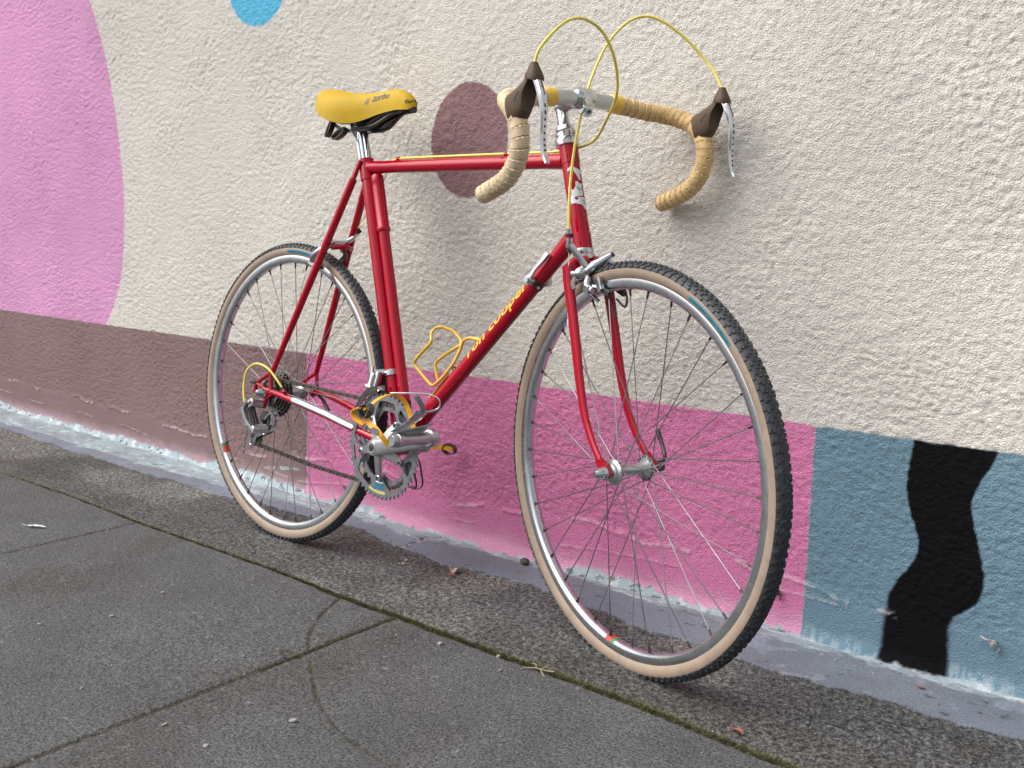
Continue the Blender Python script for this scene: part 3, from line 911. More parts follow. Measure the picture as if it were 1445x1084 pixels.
for x in xsd[3:-2]:
    w = smooth_i(x, SX, SW) * 0.955; zb = smooth_i(x, SX, SZB)
    vs += [(x, -w, zb + 2.5), (x, -w * 0.97, zb - 1.2), (x, -w * 0.6, zb + 5), (x, 0, zb + 9), (x, w * 0.6, zb + 5), (x, w * 0.97, zb - 1.2), (x, w, zb + 2.5)]
n_ = len(xsd[3:-2])
for i in range(n_ - 1):
    for k in range(6): fs.append((i * 7 + k, i * 7 + k + 1, (i + 1) * 7 + k + 1, (i + 1) * 7 + k))
g.add(vs, fs)
for s in (-1, 1):   # under-saddle side webs
    polyplate(g, [(300, 616), (262, 606), (236, 594), (205, 588), (205, 600), (250, 612), (300, 622)], 19 * s - 1.5, 19 * s + 1.5)
g.build('saddle_shell', M_SHELL, saddle)
g = G()
for s in (-1, 1):
    tube(g, [(338, 8 * s, 622), (312, 12 * s, 616), (284, 17 * s, 602), (266, 20 * s, 594), (236, 22 * s, 590), (180, 22 * s, 589), (150, 26 * s, 594), (118, 36 * s, 622)], 3.6, 10, smooth=4)
g.build('saddle_rail', M_STEEL, saddle)
g = G()
for (cx, y0, cz, rx, rz, rot) in [(131, -30, 590, 18, 10, 60), (166, -30, 578, 21, 10, 20)]:
    pts = []
    for a in np.linspace(0, 2 * math.pi, 18, endpoint=False):
        u_, v_ = rx * math.cos(a), rz * math.sin(a)
        r_ = math.radians(rot)
        pts.append((cx + u_ * math.cos(r_) - v_ * math.sin(r_), y0 + 5 * math.sin(a), cz + u_ * math.sin(r_) + v_ * math.cos(r_)))
    strap(g, pts, 13, 3.2, (0, 1, 0), smooth=0, closed=True)
g.build('bag_loop', M_LEATHER, saddle)
# printed words on the saddle
g = G()
def sad_text(txt, x0, x1, size, a0, kz, mi, shear=0.25):
    vs, fs = text_mesh(txt, size, shear=shear, bold=0.28)
    wt = max(v[0] for v in vs); g.cur = mi
    out = []
    for (u_, v_, _) in vs:
        x = x0 + (x1 - x0) * u_ / wt
        a = a0 + (v_ * kz)
        p = sad_pt(x, a); pa = sad_pt(x, a + 0.01); pb = sad_pt(x + 1, a)
        nn = unit(np.cross(pb - p, pa - p)); nn = nn if nn[1] < 0 else -nn
        out.append(p + nn * 0.45)
    g.add(out, fs)
sad_text('turbo', 262, 308, 16, -0.74, 0.022, 0)
sad_text('M', 246, 256, 14, -0.78, 0.02, 1)
g.build('saddle_print', [M_INK, M_GREYINK], saddle)
# word across the nose front
g = G()
vs, fs = text_mesh('turbo', 13, shear=0.25, bold=0.25)
wt = max(v[0] for v in vs); out = []
for (u_, v_, _) in vs:
    s = u_ / wt
    th = math.radians(-66) + s * math.radians(112)
    z = 634.5 + v_ * 0.95
    # trace outline of the nose at this height
    k = 1 - 0.55 * ((z - 621) / 46) ** 3
    out.append((344 + 21.5 * k * math.cos(th), 19.2 * k * math.sin(th), z))
g.add(out, fs)
g.build('saddle_print', M_INK, saddle)

# ---------------- headset and fork
def ax_pt(z):      # steering axis point at height z (shared by both frames)
    t = (z + 14.59) / 0.9563
    return np.array([946.0 - 0.2924 * t, 0, z])
hs_ = G()
a0 = ax_pt(356) ; a1 = ax_pt(340)
lathe(hs_, ax_pt(357), ax_pt(338), [(0, 17.6), (0.18, 19.0), (0.42, 18.2), (0.5, 16.6), (0.58, 19.4), (0.8, 20.5), (1, 18.5)], 32)
hs_.build('headset_cup', M_CHROME, bike)
hs_ = G()
lathe(hs_, ax_pt(534), ax_pt(569), [(0, 17), (0.05, 20.5), (0.28, 21.5), (0.38, 20.5), (0.42, 17.5), (0.5, 17.5), (0.52, 19.0), (0.66, 19.0), (0.68, 16.4), (0.78, 16.6), (0.8, 17.2), (1.0, 16.0)], 32)
hs_.build('headset_cup', M_CHROME, bike)

fk = G(True)
for s in (-1, 1):
    tube(fk, [(850, 6 * s, 336), (850, 26 * s, 333), (850, 39 * s, 324)], [13, 12, 11], 16, smooth=4)
ball(fk, ax_pt(333), 17, sq=(1, 1, 0.7))
fork = fk.build('fork', M_RED, bike)
for s in (-1, 1):
    g = G(True)
    pts = cr([(848, 41 * s, 330), (853, 41.5 * s, 300), (864, 42 * s, 262), (881, 43 * s, 200), (897, 44.5 * s, 140), (917, 46.5 * s, 85), (944, 48.5 * s, 42), (968, 50 * s, 16)], 5)
    sec_s = np.interp(np.linspace(0, 1, len(pts)), [0, 0.45, 1], [1.0, 0.86, 0.5])
    sweep(g, pts, circ(8.2, 18, 12.5), (0, 1, 0), scale=sec_s)
    polyplate(g, [(962, 20), (972, 22), (992, 8), (996, -4), (989, -10), (979, -9), (974, 0), (958, 12)], 50 * s - 3, 50 * s + 3)
    g.build('fork_blade', M_RED, fork)

# ---------------- stem and handlebar
g = G(True)
tube(g, [ax_pt(566), ax_pt(592), ax_pt(606)], [11.1, 11.1, 12.5], 22)
tube(g, [ax_pt(603) + (-5, 0, 0), ax_pt(606) + (20, 0, 2), (806, 0, 611)], [12.8, 12.4, 12.4], 20, smooth=4)
ball(g, ax_pt(604), 13.2)
lathe(g, (819, -19, 612), (819, 19, 612), [(0, 15), (0.06, 17), (0.3, 19), (0.7, 19), (0.94, 17), (1, 15)], 30)
stem_bolt = (833, 595)
cyl(g, (829, -10, 594), (829, 10, 594), 8, n=18)
bar(g, (822, 0, 600), (836, 0, 586), 16, 14, (0, 1, 0), b=3)
stem = g.build('stem', M_CHROME, bike)
g = G(True)
cyl(g, (838, -3, 591), (846, -5, 588), 5.2, n=16)
sb = g.build('clamp_bolt', M_ALLOY, stem)
g = G(True); cyl(g, (845.5, -4.9, 588.2), (846.6, -5.2, 587.8), 2.6, n=6)
g.build('bolt_socket', M_INK, stem)

BARH = [(819, 0, 612), (819, 60, 609.5), (820, 100, 606), (827, 134, 601), (843, 162, 596), (866, 181, 588), (889, 189.5, 577), (907, 191, 563), (918, 191, 545), (922, 190.5, 522), (917, 190, 500), (904, 190, 481), (882, 190, 465), (850, 190, 454), (806, 190, 442)]
def bar_side(s):
    return [(x, y * s, z) for x, y, z in BARH]
g = G(True)
tube(g, [(819, -62, 609.6), (819, 0, 612), (819, 62, 609.6)], 13.0, 30)
hbar = g.build('handlebar', M_ALLOY, bike)
for s in (-1, 1):
    # wrapped tape: overlapping spiral turns
    pts = cr(bar_side(s)[1:], 24)
    P = np.array(pts); seg = np.linalg.norm(np.diff(P, axis=0), axis=1); cum = np.concatenate([[0], np.cumsum(seg)])
    N = int(cum[-1] / 1.25)
    sN = np.linspace(8, cum[-1], N)
    PP = [np.array([np.interp(q, cum, P[:, k]) for k in range(3)]) for q in sN]
    nth = 36
    tot = sN[-1]
    gg = G(True)
    T, U, V = frames(PP)
    vs, fs = [], []
    seam = []
    for i, q in enumerate(sN):
        pitch = np.interp(q, [0, 120, 200, 420], [11.5, 12, 15, 13])
        ph = q / 13.0 + 0.25 * math.sin(q * 0.045 + s)
        endk = 1.0
        if tot - q < 8: endk = math.sqrt(max(0.0, 1 - (1 - (tot - q) / 8) ** 2)) * 0.97 + 0.03
        for k in range(nth):
            th = 2 * math.pi * k / nth
            fr = (ph + s * k / nth) % 1.0
            wv = 0.9 * (1 - fr) + (0.3 if fr < 0.12 else 0) - (1.3 if fr > 0.92 else 0) + 0.25 * math.sin(q * 0.21 + 2 * th)
            seam.append(fr > 0.85)
            r = (14.6 + wv * 1.15) * endk
            vs.append(PP[i] + (U[i] * math.cos(th) + V[i] * math.sin(th)) * r)
    for i in range(N - 1):
        for k in range(nth): fs.append((i * nth + k, i * nth + (k + 1) % nth, (i + 1) * nth + (k + 1) % nth, (i + 1) * nth + k))
    fs.append(tuple((N - 1) * nth + k for k in range(nth)))
    gg.add(vs, fs)
    gg.m = [1 if (len(f) == 4 and seam[f[0]] and seam[f[3]]) else 0 for f in fs]
    gg.build('bar_tape', [M_TAPE2 if s < 0 else M_TAPE, M_SEAM], hbar)
    # yellow finishing tape beside the bare sleeve
    g = G(True)
    lathe(g, (819, 59 * s, 609.7), (819.3, 80 * s, 608.2), [(0, 13.6), (0.04, 15.6), (0.5, 16.2), (0.96, 16.8), (1, 14)], 26)
    g.build('finishing_tape', M_PLUG, hbar)

# ---------------- brake levers with rubber hoods
def loft(g, secs):
    n = len(secs[0]); vs = [p for s in secs for p in s]; fs = []
    for i in range(len(secs) - 1):
        for k in range(n): fs.append((i * n + k, i * n + (k + 1) % n, (i + 1) * n + (k + 1) % n, (i + 1) * n + k))
    fs.append(tuple(range(n))[::-1]); fs.append(tuple((len(secs) - 1) * n + k for k in range(n)))
    g.add(vs, fs)

def sect_at(c, d, hw, hl, y0, n=20, p=0.75):
    """superellipse section in the plane spanned by y and direction d (xz)"""
    d = unit((d[0], 0, d[1])); out = []
    for k in range(n):
        a = 2 * math.pi * k / n
        ca, sa = math.cos(a), math.sin(a)
        out.append(np.array([c[0], y0, c[1]]) + d * hl * abs(ca) ** p * (1 if ca > 0 else -1) + np.array([0, hw * abs(sa) ** p * (1 if sa > 0 else -1), 0]))
    return out

for s in (-1, 1):
    Y = 190.5 * s
    g = G(True)
    # body from the bar forward and up to the horn
    secs = [sect_at((909, 572), (-0.3, 1), 17, 23, Y),
            sect_at((918, 574), (-0.25, 1), 16.5, 25, Y),
            sect_at((930, 580), (-0.1, 1), 14.5, 25, Y),
            sect_at((942, 589), (0.1, 1), 13, 25, Y),
            sect_at((950, 600), (0.65, 0.8), 12.5, 19, Y),
            sect_at((953, 611), (0.95, 0.3), 12, 14, Y),
            sect_at((954.5, 618), (0.98, 0.15), 10.5, 11, Y),
            sect_at((955.5, 627), (0.99, 0.1), 7.5, 7.5, Y),
            sect_at((956, 634), (1, 0), 5, 5, Y)]
    loft(g, secs)
    # cap overhanging the lever pivot
    loft(g, [sect_at((957, 609), (1, -0.25), 13.4, 14.5, Y), sect_at((957.5, 613), (1, -0.2), 13.6, 14.5, Y), sect_at((957, 622), (1, -0.1), 10, 10.5, Y), sect_at((956, 631), (1, 0), 6, 6.5, Y)])
    # lower rim of the rubber where it grips the bar
    loft(g, [sect_at((905, 570), (-0.3, 1), 18.2, 24, Y), sect_at((908.5, 571), (-0.3, 1), 18.6, 24.5, Y), sect_at((912, 572), (-0.3, 1), 17.3, 24, Y)])
    hood = g.build('lever_hood', M_HOOD, bike)
    # embossed word on the hood side
    vs, fs = text_mesh('Campagnolo', 6.4, shear=0.3, bold=0.12)
    g = G(True); out = []
    dv = unit((0.62, 0, 0.78)); up = unit((-0.78, 0, 0.62)) 
    for (u_, v_, _) in vs:
        for_c = np.array([915, 0, 566]) + dv * u_ * 1.0 + up * v_
        out.append((for_c[0], Y - 16.6 + 0.07 * u_ * 1.0, for_c[2]))
    if s < 0:
        g.add(out, fs)
    g2 = G(True)
    g2.add([(x, y, z) for (x, y, z) in out], fs)
    (g if s < 0 else g2).build('hood_lettering', M_INK, hood)
    # lever blade: channel shaped, drilled
    g = G(True)
    bl = cr([(962, Y, 612), (970, Y, 600), (979, Y, 582), (984, Y, 565), (984.5, Y, 545), (984.5, Y, 525), (986.5, Y, 508), (991, Y, 494), (998, Y, 484)], 6)
    n_ = len(bl)
    wv = np.interp(np.linspace(0, 1, n_), [0, 0.25, 0.5, 0.85, 1], [13.5, 13.0, 11.5, 10, 9.5])
    tv = np.interp(np.linspace(0, 1, n_), [0, 0.2, 0.45, 0.9, 1], [9, 9.5, 8, 4.5, 3.4])
    def bs(i):
        return rect(wv[i], tv[i], min(2.4, tv[i] * 0.35))
    sweep(g, bl, bs, (0, 1, 0))
    lev = g.build('brake_lever', M_CHROME, bike)
    T, U, V = frames(bl, (0, 1, 0))
    g = G(True)
    # drilled slots along the front face
    for j, k in enumerate(range(17, n_ - 8, 3)):
        for (off, ln) in ((0.0, 3.6 if j > 1 else 5.5),):
            fwd = V[k] if V[k][0] > 0 else -V[k]
            c = bl[k] + fwd * (tv[k] / 2 + 0.12) + U[k] * off
            box(g, c + U[k] * (0.3 if U[k][1] > 0 else -0.3), T[k], U[k], fwd, ln * 1.0, 2.6, 0.5)
    g.build('lever_slot', M_INK, lev)
    vs, fs = text_mesh('Campagnolo', 4.6, shear=0.2, bold=0.1)
    g = G(True); out = []
    for (u_, v_, _) in vs:
        q = 2 + u_ * 0.42
        k = int(min(q, n_ - 2)); f_ = q - k
        p = bl[k] * (1 - f_) + bl[k + 1] * f_
        fwd = V[k] if V[k][0] > 0 else -V[k]
        out.append(p + fwd * (tv[k] / 2 + 0.25) + np.array([0, 1.0, 0]) * (1.2 + v_ * 1.0))
    g.add(out, fs)
    g.build('lever_lettering', M_INK, lev)

# ---------------- cables
def S2B(p):
    return tuple(SM @ (np.array(p, float) - SBASE) + SBASE)
CF = [(956, 190, 632), (937, 186, 664), (918, 175, 690), (899, 150, 720), (878, 120, 745), (860, 95, 753), (844, 70, 742), (829, 45, 711), (824, 25, 672), (827, 5, 629), (827, -10, 575), (832, -25, 515), (842, -38, 443), (854, -45, 384)]
g = G(True); tube(g, CF, 2.5, 10, smooth=8); g.build('brake_cable', M_YCABLE, bike)
g = G(True); tube(g, [(854, -45, 392), (854, -45, 381)], 4.0, 12); g.build('cable_ferrule', M_CHROME, bike)
CRr = [(956, -190, 632), (959, -183, 655), (955, -150, 688), (950, -120, 706), (947, -90, 709), (948, -60, 695), (944, -35, 666), (931, -15, 637), (912, 0, 608), (866, 20, 580)]
pts = [S2B(p) for p in CRr] + [(815, 30, 552), (785, 26, 538), (745, 10, 529), (700, 2, 527), (631, 0, 527), (480, 0, 527), (345, 0, 526.5)]
g = G(); tube(g, pts, 2.5, 10, smooth=8); g.build('brake_cable', M_YCABLE, bike)
g = G(); tube(g, [(345, 0, 526.5), (322, 1, 525), (302, 3, 521), (283, 12, 508)], 2.4, 10, smooth=5)
tube(g, [(283, 12, 508), (250, 22, 470), (178, 26, 385)], 1.0, 6, smooth=5)
g.build('brake_cable', M_YCABLE, bike)

# ---------------- wheels
RIM_R = 316.0
def ang_sweep(g, prof, n, a0=0.0, a1=2 * math.pi, closed=True, c=(0, 0)):
    """prof: closed list of (radius, y)"""
    m = len(prof); cnt = n if closed else n + 1
    vs, fs = [], []
    for i in range(cnt):
        a = a0 + (a1 - a0) * i / n
        for r, y in prof: vs.append((c[0] + r * math.cos(a), y, c[1] + r * math.sin(a)))
    for i in range(n):
        j = (i + 1) % cnt
        for k in range(m):
            l = (k + 1) % m
            fs.append((i * m + k, i * m + l, j * m + l, j * m + k))
    g.add(vs, fs)

def mesh_from(g, name, mats):
    """build once about the wheel centre and share"""
    o = g.build(name, mats, None, True, bike=False)
    me = o.data
    bpy.data.objects.remove(o)
    return me

def tyre_meshes():
    g = G()
    R0, rt = 327.0, 15.2
    prof = [(RIM_R - 1.5, -9.3)]
    for a in np.radians(np.linspace(-128, 128, 25)):
        prof.append((R0 + rt * math.cos(a), rt * math.sin(a) * 0.98))
    prof.append((RIM_R - 1.5, 9.3))
    ang_sweep(g, prof, 150)
    tan = mesh_from(g, 'tyre', M_TAN)
    g = G()
    # tread cap
    out = [(R0 + (rt + 0.9) * math.cos(a), (rt + 0.9) * math.sin(a)) for a in np.radians(np.linspace(-66, 66, 15))]
    inn = [(R0 + (rt - 1.0) * math.cos(a), (rt - 1.0) * math.sin(a)) for a in np.radians(np.linspace(66, -66, 15))]
    ang_sweep(g, out + inn, 150)
    # knobs
    r = random.Random(3)
    rows = [(-57, 5.8, 5.2, 1.7, 136), (-38, 5.2, 4.4, 1.8, 150), (-20, 4.6, 4.0, 1.5, 176), (-4, 4.4, 3.8, 1.5, 176), (13, 4.4, 3.8, 1.5, 176), (29, 4.6, 4.2, 1.6, 160), (43, 5.0, 4.4, 1.8, 150), (57, 5.8, 5.2, 1.7, 136)]
    for idx, (ad, lx, ly, hh, cnt) in enumerate(rows):
        for i in range(cnt):
            th = 2 * math.pi * (i + 0.5 * (idx % 2)) / cnt
            a = math.radians(ad + (r.random() - .5) * 2)
            rr = R0 + (rt + 0.9) * math.cos(a); yy = (rt + 0.9) * math.sin(a)
            nr = np.array([math.cos(a) * math.cos(th), math.sin(a), math.cos(a) * math.sin(th)])
            tg = np.array([-math.sin(th), 0, math.cos(th)]); bn = np.cross(nr, tg)
            c = np.array([rr * math.cos(th), yy, rr * math.sin(th)])
            vs = []
            for (u_, v_) in ((-1, -1), (1, -1), (1, 1), (-1, 1)):
                vs.append(c - nr * 0.5 + tg * u_ * lx / 2 * 1.08 + bn * v_ * ly / 2 * 1.08)
            for (u_, v_) in ((-1, -1), (1, -1), (1, 1), (-1, 1)):
                vs.append(c + nr * hh + tg * u_ * lx / 2 * 0.85 + bn * v_ * ly / 2 * 0.85)
            g.add(vs, [(4, 5, 6, 7), (0, 1, 5, 4), (1, 2, 6, 5), (2, 3, 7, 6), (3, 0, 4, 7)])
            # moulding hairs
            if r.random() < 0.30:
                e = c + nr * (hh + 2.2 + r.random() * 2) + tg * (r.random() - .5) * 2
                b = c + nr * (hh - 0.3)
                g.add([b + tg * 0.35, b - tg * 0.35, b + bn * 0.4, e], [(0, 1, 3), (1, 2, 3), (2, 0, 3)])
    tread = mesh_from(g, 'tread', M_TREAD)
    g = G()
    prof = [(316.0, -10.3), (314.8, -10.7), (305.0, -10.4), (301.5, -9.0), (298.6, -5.5), (297.8, 0), (298.6, 5.5), (301.5, 9.0), (305.0, 10.4), (314.8, 10.7), (316.0, 10.3), (312.5, 6), (311, 0), (312.5, -6)]
    ang_sweep(g, prof, 180)
    rim = mesh_from(g, 'rim', M_RIM)
    return tan, tread, rim

TYRE, TREAD, RIM = tyre_meshes()

def spoke_mesh(L):
    g = G()
    tube(g, [(0, 0, 0), (0, 0, L)], 0.95, 6)
    g.cur = 1
    lathe(g, (0, 0, L - 12), (0, 0, L + 1), [(0, 1.4), (0.15, 1.9), (0.8, 2.0), (0.82, 3.2), (1, 3.4)], 8)
    return mesh_from(g, 'spoke', [M_SPOKE, M_NIPPLE])

def place(o, mtx, parent):
    COL.objects.link(o)
    o.parent = parent
    o.matrix_parent_inverse = Matrix.Identity(4)
    o.matrix_basis = mtx
    return o

def make_wheel(name, center, R3, fl_r, fl_l, hub_r, phase, rear=False):
    """center (mm, bike coords), R3 3x3 rotation of the wheel in bike coords"""
    wm = Matrix.Translation((Vector(center) - ORG) * MM) @ Matrix(R3.tolist()).to_4x4()
    w = empty(name, bike); w.matrix_basis = wm
    for nm, me in (('tyre', TYRE), ('tread', TREAD), ('rim', RIM)):
        o = bpy.data.objects.new(nm, me)
        place(o, Matrix.Identity(4), w)
        if nm == 'tread':
            o['kind'] = 'stuff'
            o.matrix_basis = Matrix.Rotation(random.random(), 4, 'Y')
    # hub
    g = G()
    if not rear:
        lathe(g, (0, -49, 0), (0, 49, 0), [(0, 7), (0.05, 7.5), (0.08, 15.5), (0.12, 16.5), (0.15, 21.5), (0.165, 21.5), (0.18, 16), (0.25, 12), (0.34, 8.4), (0.66, 8.4), (0.75, 12), (0.82, 16), (0.835, 21.5), (0.85, 21.5), (0.88, 16.5), (0.92, 15.5), (0.95, 7.5), (1, 7)], 32)
    else:
        lathe(g, (0, -24, 0), (0, 60, 0), [(0, 12), (0.02, 22.5), (0.04, 22.5), (0.07, 17), (0.2, 13), (0.35, 11), (0.5, 11.5), (0.6, 17), (0.63, 22.5), (0.66, 22.5), (0.70, 17.5), (0.78, 15.5), (0.85, 8), (1, 7)], 32)
        g.cur = 1
        for i, (rr, yy) in enumerate([(54, -28), (49, -33), (44, -38), (39, -43), (34, -48), (30, -53)]):
            n = int(rr * 2 * math.pi / 12.7) * 4
            vs, fs = [], []
            for k in range(n):
                a = 2 * math.pi * k / n
                ro = rr + (0, 2.4, 3.4, 2.4)[k % 4] - 1.5
                for (q, y_) in ((rr * 0.72, yy - 0.9), (ro, yy - 0.8), (ro, yy + 0.8), (rr * 0.72, yy + 0.9)):
                    vs.append((q * math.cos(a), y_, q * math.sin(a)))
            for k in range(n):
                j = (k + 1) % n
                for q in range(4):
                    q2 = (q + 1) % 4
                    fs.append((k * 4 + q, k * 4 + q2, j * 4 + q2, j * 4 + q))
            g.add(vs, fs)
        cyl(g, (0, -56, 0), (0, -26, 0), 22, n=24)
    # flange holes
    g.cur = 2
    for (yy, sg) in ((fl_r, -1), (fl_l, 1)):
        for k in range(18):
            a = 2 * math.pi * (k + (0.5 if sg > 0 else 0)) / 18
            cyl(g, (19 * math.cos(a), yy - 1.6, 19 * math.sin(a)), (19 * math.cos(a), yy + 1.6, 19 * math.sin(a)), 1.5, n=8, b=0.1)
    hub = g.build('hub', [M_ALLOY, M_COG, M_INK], None, True, bike=False)
    hub.parent = w
    # spokes: 36, crossed three
    sm_r = None
    cross = math.radians(60)
    for k in range(36):
        right = (k % 2 == 0)
        yy = fl_r if right else fl_l
        j = k // 2
        lead = (j % 2 == 0)
        a_rim = phase + 2 * math.pi * k / 36
        a_hub = a_rim + (cross if lead else -cross)
        off = 1.8 if lead else -1.8
        p0 = Vector((19 * math.cos(a_hub), yy + off, 19 * math.sin(a_hub)))
        p1 = Vector((298.5 * math.cos(a_rim), (-2.2 if right else 2.2), 298.5 * math.sin(a_rim)))
        d = p1 - p0
        if sm_r is None: sm_r = spoke_mesh(d.length); sl = d.length
        o = bpy.data.objects.new('spoke', sm_r)
        q = d.to_track_quat('Z', 'Y').to_matrix().to_4x4()
        q = Matrix.Translation(p0 * MM) @ q @ Matrix.Diagonal((1, 1, d.length / sl, 1))
        place(o, q, w)
    return w

front = make_wheel('front_wheel', S2B((985.0, 0, -1.4)), SM, -33, 33, 22, math.radians(4))
rear = make_wheel('rear_wheel', (0, 0, 0), np.eye(3), -20, 33, 22, math.radians(2), rear=True)

def arc_label(w, r_mid, half, ang0, ang1, y, m, text=None, ink=None, name='tyre_label'):
    """flat printed label hugging the sidewall"""
    g = G(); vs, fs = [], []
    n = 28; R0, rt = 327.0, 15.35
    al = [math.radians(-111), math.radians(-86)]
    for i in range(n + 1):
        t = i / n
        th = ang0 + (ang1 - ang0) * t
        e = min(1, math.sqrt(max(0, 1 - (1 - min(t, 1 - t) * n / 1.5) ** 2))) if min(t, 1 - t) * n < 1.5 else 1
        for q in range(5):
            a = (al[0] + al[1]) / 2 + (al[1] - al[0]) / 2 * (q / 2 - 1) * max(e, 0.3)
            r = R0 + rt * math.cos(a); yy = rt * math.sin(a)
            vs.append((r * math.cos(th), yy, r * math.sin(th)))
    for i in range(n):
        for q in range(4): fs.append((i * 5 + q, i * 5 + q + 1, i * 5 + q + 6, i * 5 + q + 5))
    g.add(vs, fs)
    if text:
        g.cur = 1
        tv_, tf = text_mesh(text, 7.0, bold=0.12)
        wt = max(v[0] for v in tv_); out = []
        for (u_, v_, _) in tv_:
            th = ang0 + (ang1 - ang0) * (0.05 + 0.9 * u_ / wt)
            a = math.radians(-106) + (v_ / 6.0) * math.radians(14)
            rt2 = rt + 0.2
            r = R0 + rt2 * math.cos(a); yy = rt2 * math.sin(a)
            out.append((r * math.cos(th), yy, r * math.sin(th)))
        g.add(out, tf)
    o = g.build(name, [m, ink or m], None, True, bike=False)
    o.parent = w
    return o
D = math.radians
arc_label(front, 0, 0, D(65), D(45), 0, M_TEAL, 'CHALLENGE  GRIFO  TUBULAR', M_TEALINK)
arc_label(rear, 0, 0, D(94), D(70), 0, M_TEAL, 'CHALLENGE  GRIFO', M_TEALINK)
def rim_sticker(w, a0, a1, cols):
    g = G()
    n = len(cols)
    for i, c in enumerate(cols):
        b0 = a0 + (a1 - a0) * i / n; b1 = a0 + (a1 - a0) * (i + 1) / n
        g.cur = c
        vs, fs = [], []
        pr = [(304.6, -10.55), (301.3, -9.2), (298.3, -5.6), (297.5, 0), (298.3, 5.6)]
        for k in range(4):
            th = b0 + (b1 - b0) * k / 3
            for r, y in pr: vs.append((r * math.cos(th), y, r * math.sin(th)))
        for k in range(3):
            for q in range(4): fs.append((k * 5 + q, k * 5 + q + 1, k * 5 + q + 6, k * 5 + q + 5))
        g.add(vs, fs)
    o = g.build('rim_sticker', [M_GREEN, M_REDST, M_YDECAL], None, True, bike=False)
    o.parent = w
rim_sticker(rear, D(212), D(217), [0, 1, 1, 1])
rim_sticker(front, D(263), D(267.5), [1, 1, 1, 0])

# quick releases
g = G(True)
lathe(g, (985, -53, -1), (985, -73, -1), [(0, 11.5), (0.1, 12), (0.5, 10), (0.9, 6), (1, 5)], 14)
g.build('quick_release', M_CHROME, front).matrix_parent_inverse = Matrix(np.eye(4).tolist())
bpy.data.objects['quick_release'].parent = fork
g = G(True)
cyl(g, (985, 53, -1), (985, 68, 0), 10)
tube(g, [(985, 66, 2), (990, 70, 16), (980, 72, 34), (966, 72, 58)], [3.8, 3.2, 3.6, 4.6], 10, smooth=5)
g.build('quick_release', M_STEEL, fork)
g = G()
lathe(g, (0, -66, 0), (-4, -88, 1), [(0, 11), (0.12, 11.5), (0.55, 9.5), (0.9, 6.5), (1, 5)], 14)
g.build('quick_release', M_CHROME, frame)
g = G()
cyl(g, (0, 66, 0), (0, 80, 0), 10)
tube(g, [(2, 78, -3), (14, 82, -12), (28, 82, -22), (46, 80, -38)], [4.5, 4.2, 4.5, 5.5], 10, smooth=5)
g.build('quick_release', M_STEEL, frame)

# ---------------- cranks and chainrings
CX, CZ = 400.0, -58.0
def ring(name, teeth, y, th, bcd, parent, m, tri=True):
    rp = teeth * 12.7 / (2 * math.pi)
    N = teeth * 6
    phs = D(52)
    g = G(); vs, fs = [], []
    rows = []
    R_in0 = rp - 14
    for k in range(N):
        a = 2 * math.pi * k / N
        t = (k % 6)
        ro = rp + (-3.2, -0.2, 3.2, 3.4, -0.2, -3.2)[t]
        da = ((a - phs + D(36)) % D(72)) - D(36)
        tabw = abs(da) / D(36)
        ri = R_in0 if tabw > 0.58 else (bcd - 6.5) + (R_in0 - bcd + 6.5) * (tabw / 0.58) ** 1.15
        rows.append((a, ri, ro, tabw))
    rr5 = []
    for (a, ri, ro, tb) in rows:
        q = [ri, ri + (R_in0 + 1.5 - ri) * 0.45, R_in0 + 1.5 + 0.01, rp - 6, ro]
        rr5.append(q)
        for yy in (y - th / 2, y + th / 2):
            for r_ in q: vs.append((CX + r_ * math.cos(a), yy, CZ + r_ * math.sin(a)))
    def idx(k, side, j): return (k % N) * 10 + side * 5 + j
    solid = {}
    for k in range(N):
        for j in range(4):
            ok = True
            tb = (rows[k][3] + rows[(k + 1) % N][3]) / 2
            if j < 2 and tb >= 0.58: ok = False
            if tri and j == 1 and tb < 0.27: ok = False
            solid[(k, j)] = ok
    for k in range(N):
        for j in range(4):
            if not solid[(k, j)]: continue
            fs.append((idx(k, 0, j), idx(k + 1, 0, j), idx(k + 1, 0, j + 1), idx(k, 0, j + 1)))
            fs.append((idx(k, 1, j), idx(k, 1, j + 1), idx(k + 1, 1, j + 1), idx(k + 1, 1, j)))
            if j == 3 or not solid[(k, j + 1)]: fs.append((idx(k, 0, j + 1), idx(k + 1, 0, j + 1), idx(k + 1, 1, j + 1), idx(k, 1, j + 1)))
            if j == 0 or not solid[(k, j - 1)]: fs.append((idx(k, 0, j), idx(k, 1, j), idx(k + 1, 1, j), idx(k + 1, 0, j)))
            if not solid[((k + 1) % N, j)]: fs.append((idx(k + 1, 0, j), idx(k + 1, 1, j), idx(k + 1, 1, j + 1), idx(k + 1, 0, j + 1)))
            if not solid[((k - 1) % N, j)]: fs.append((idx(k, 0, j), idx(k, 0, j + 1), idx(k, 1, j + 1), idx(k, 1, j)))
    g.add(vs, fs)
    return g.build(name, m, parent)

g = G()
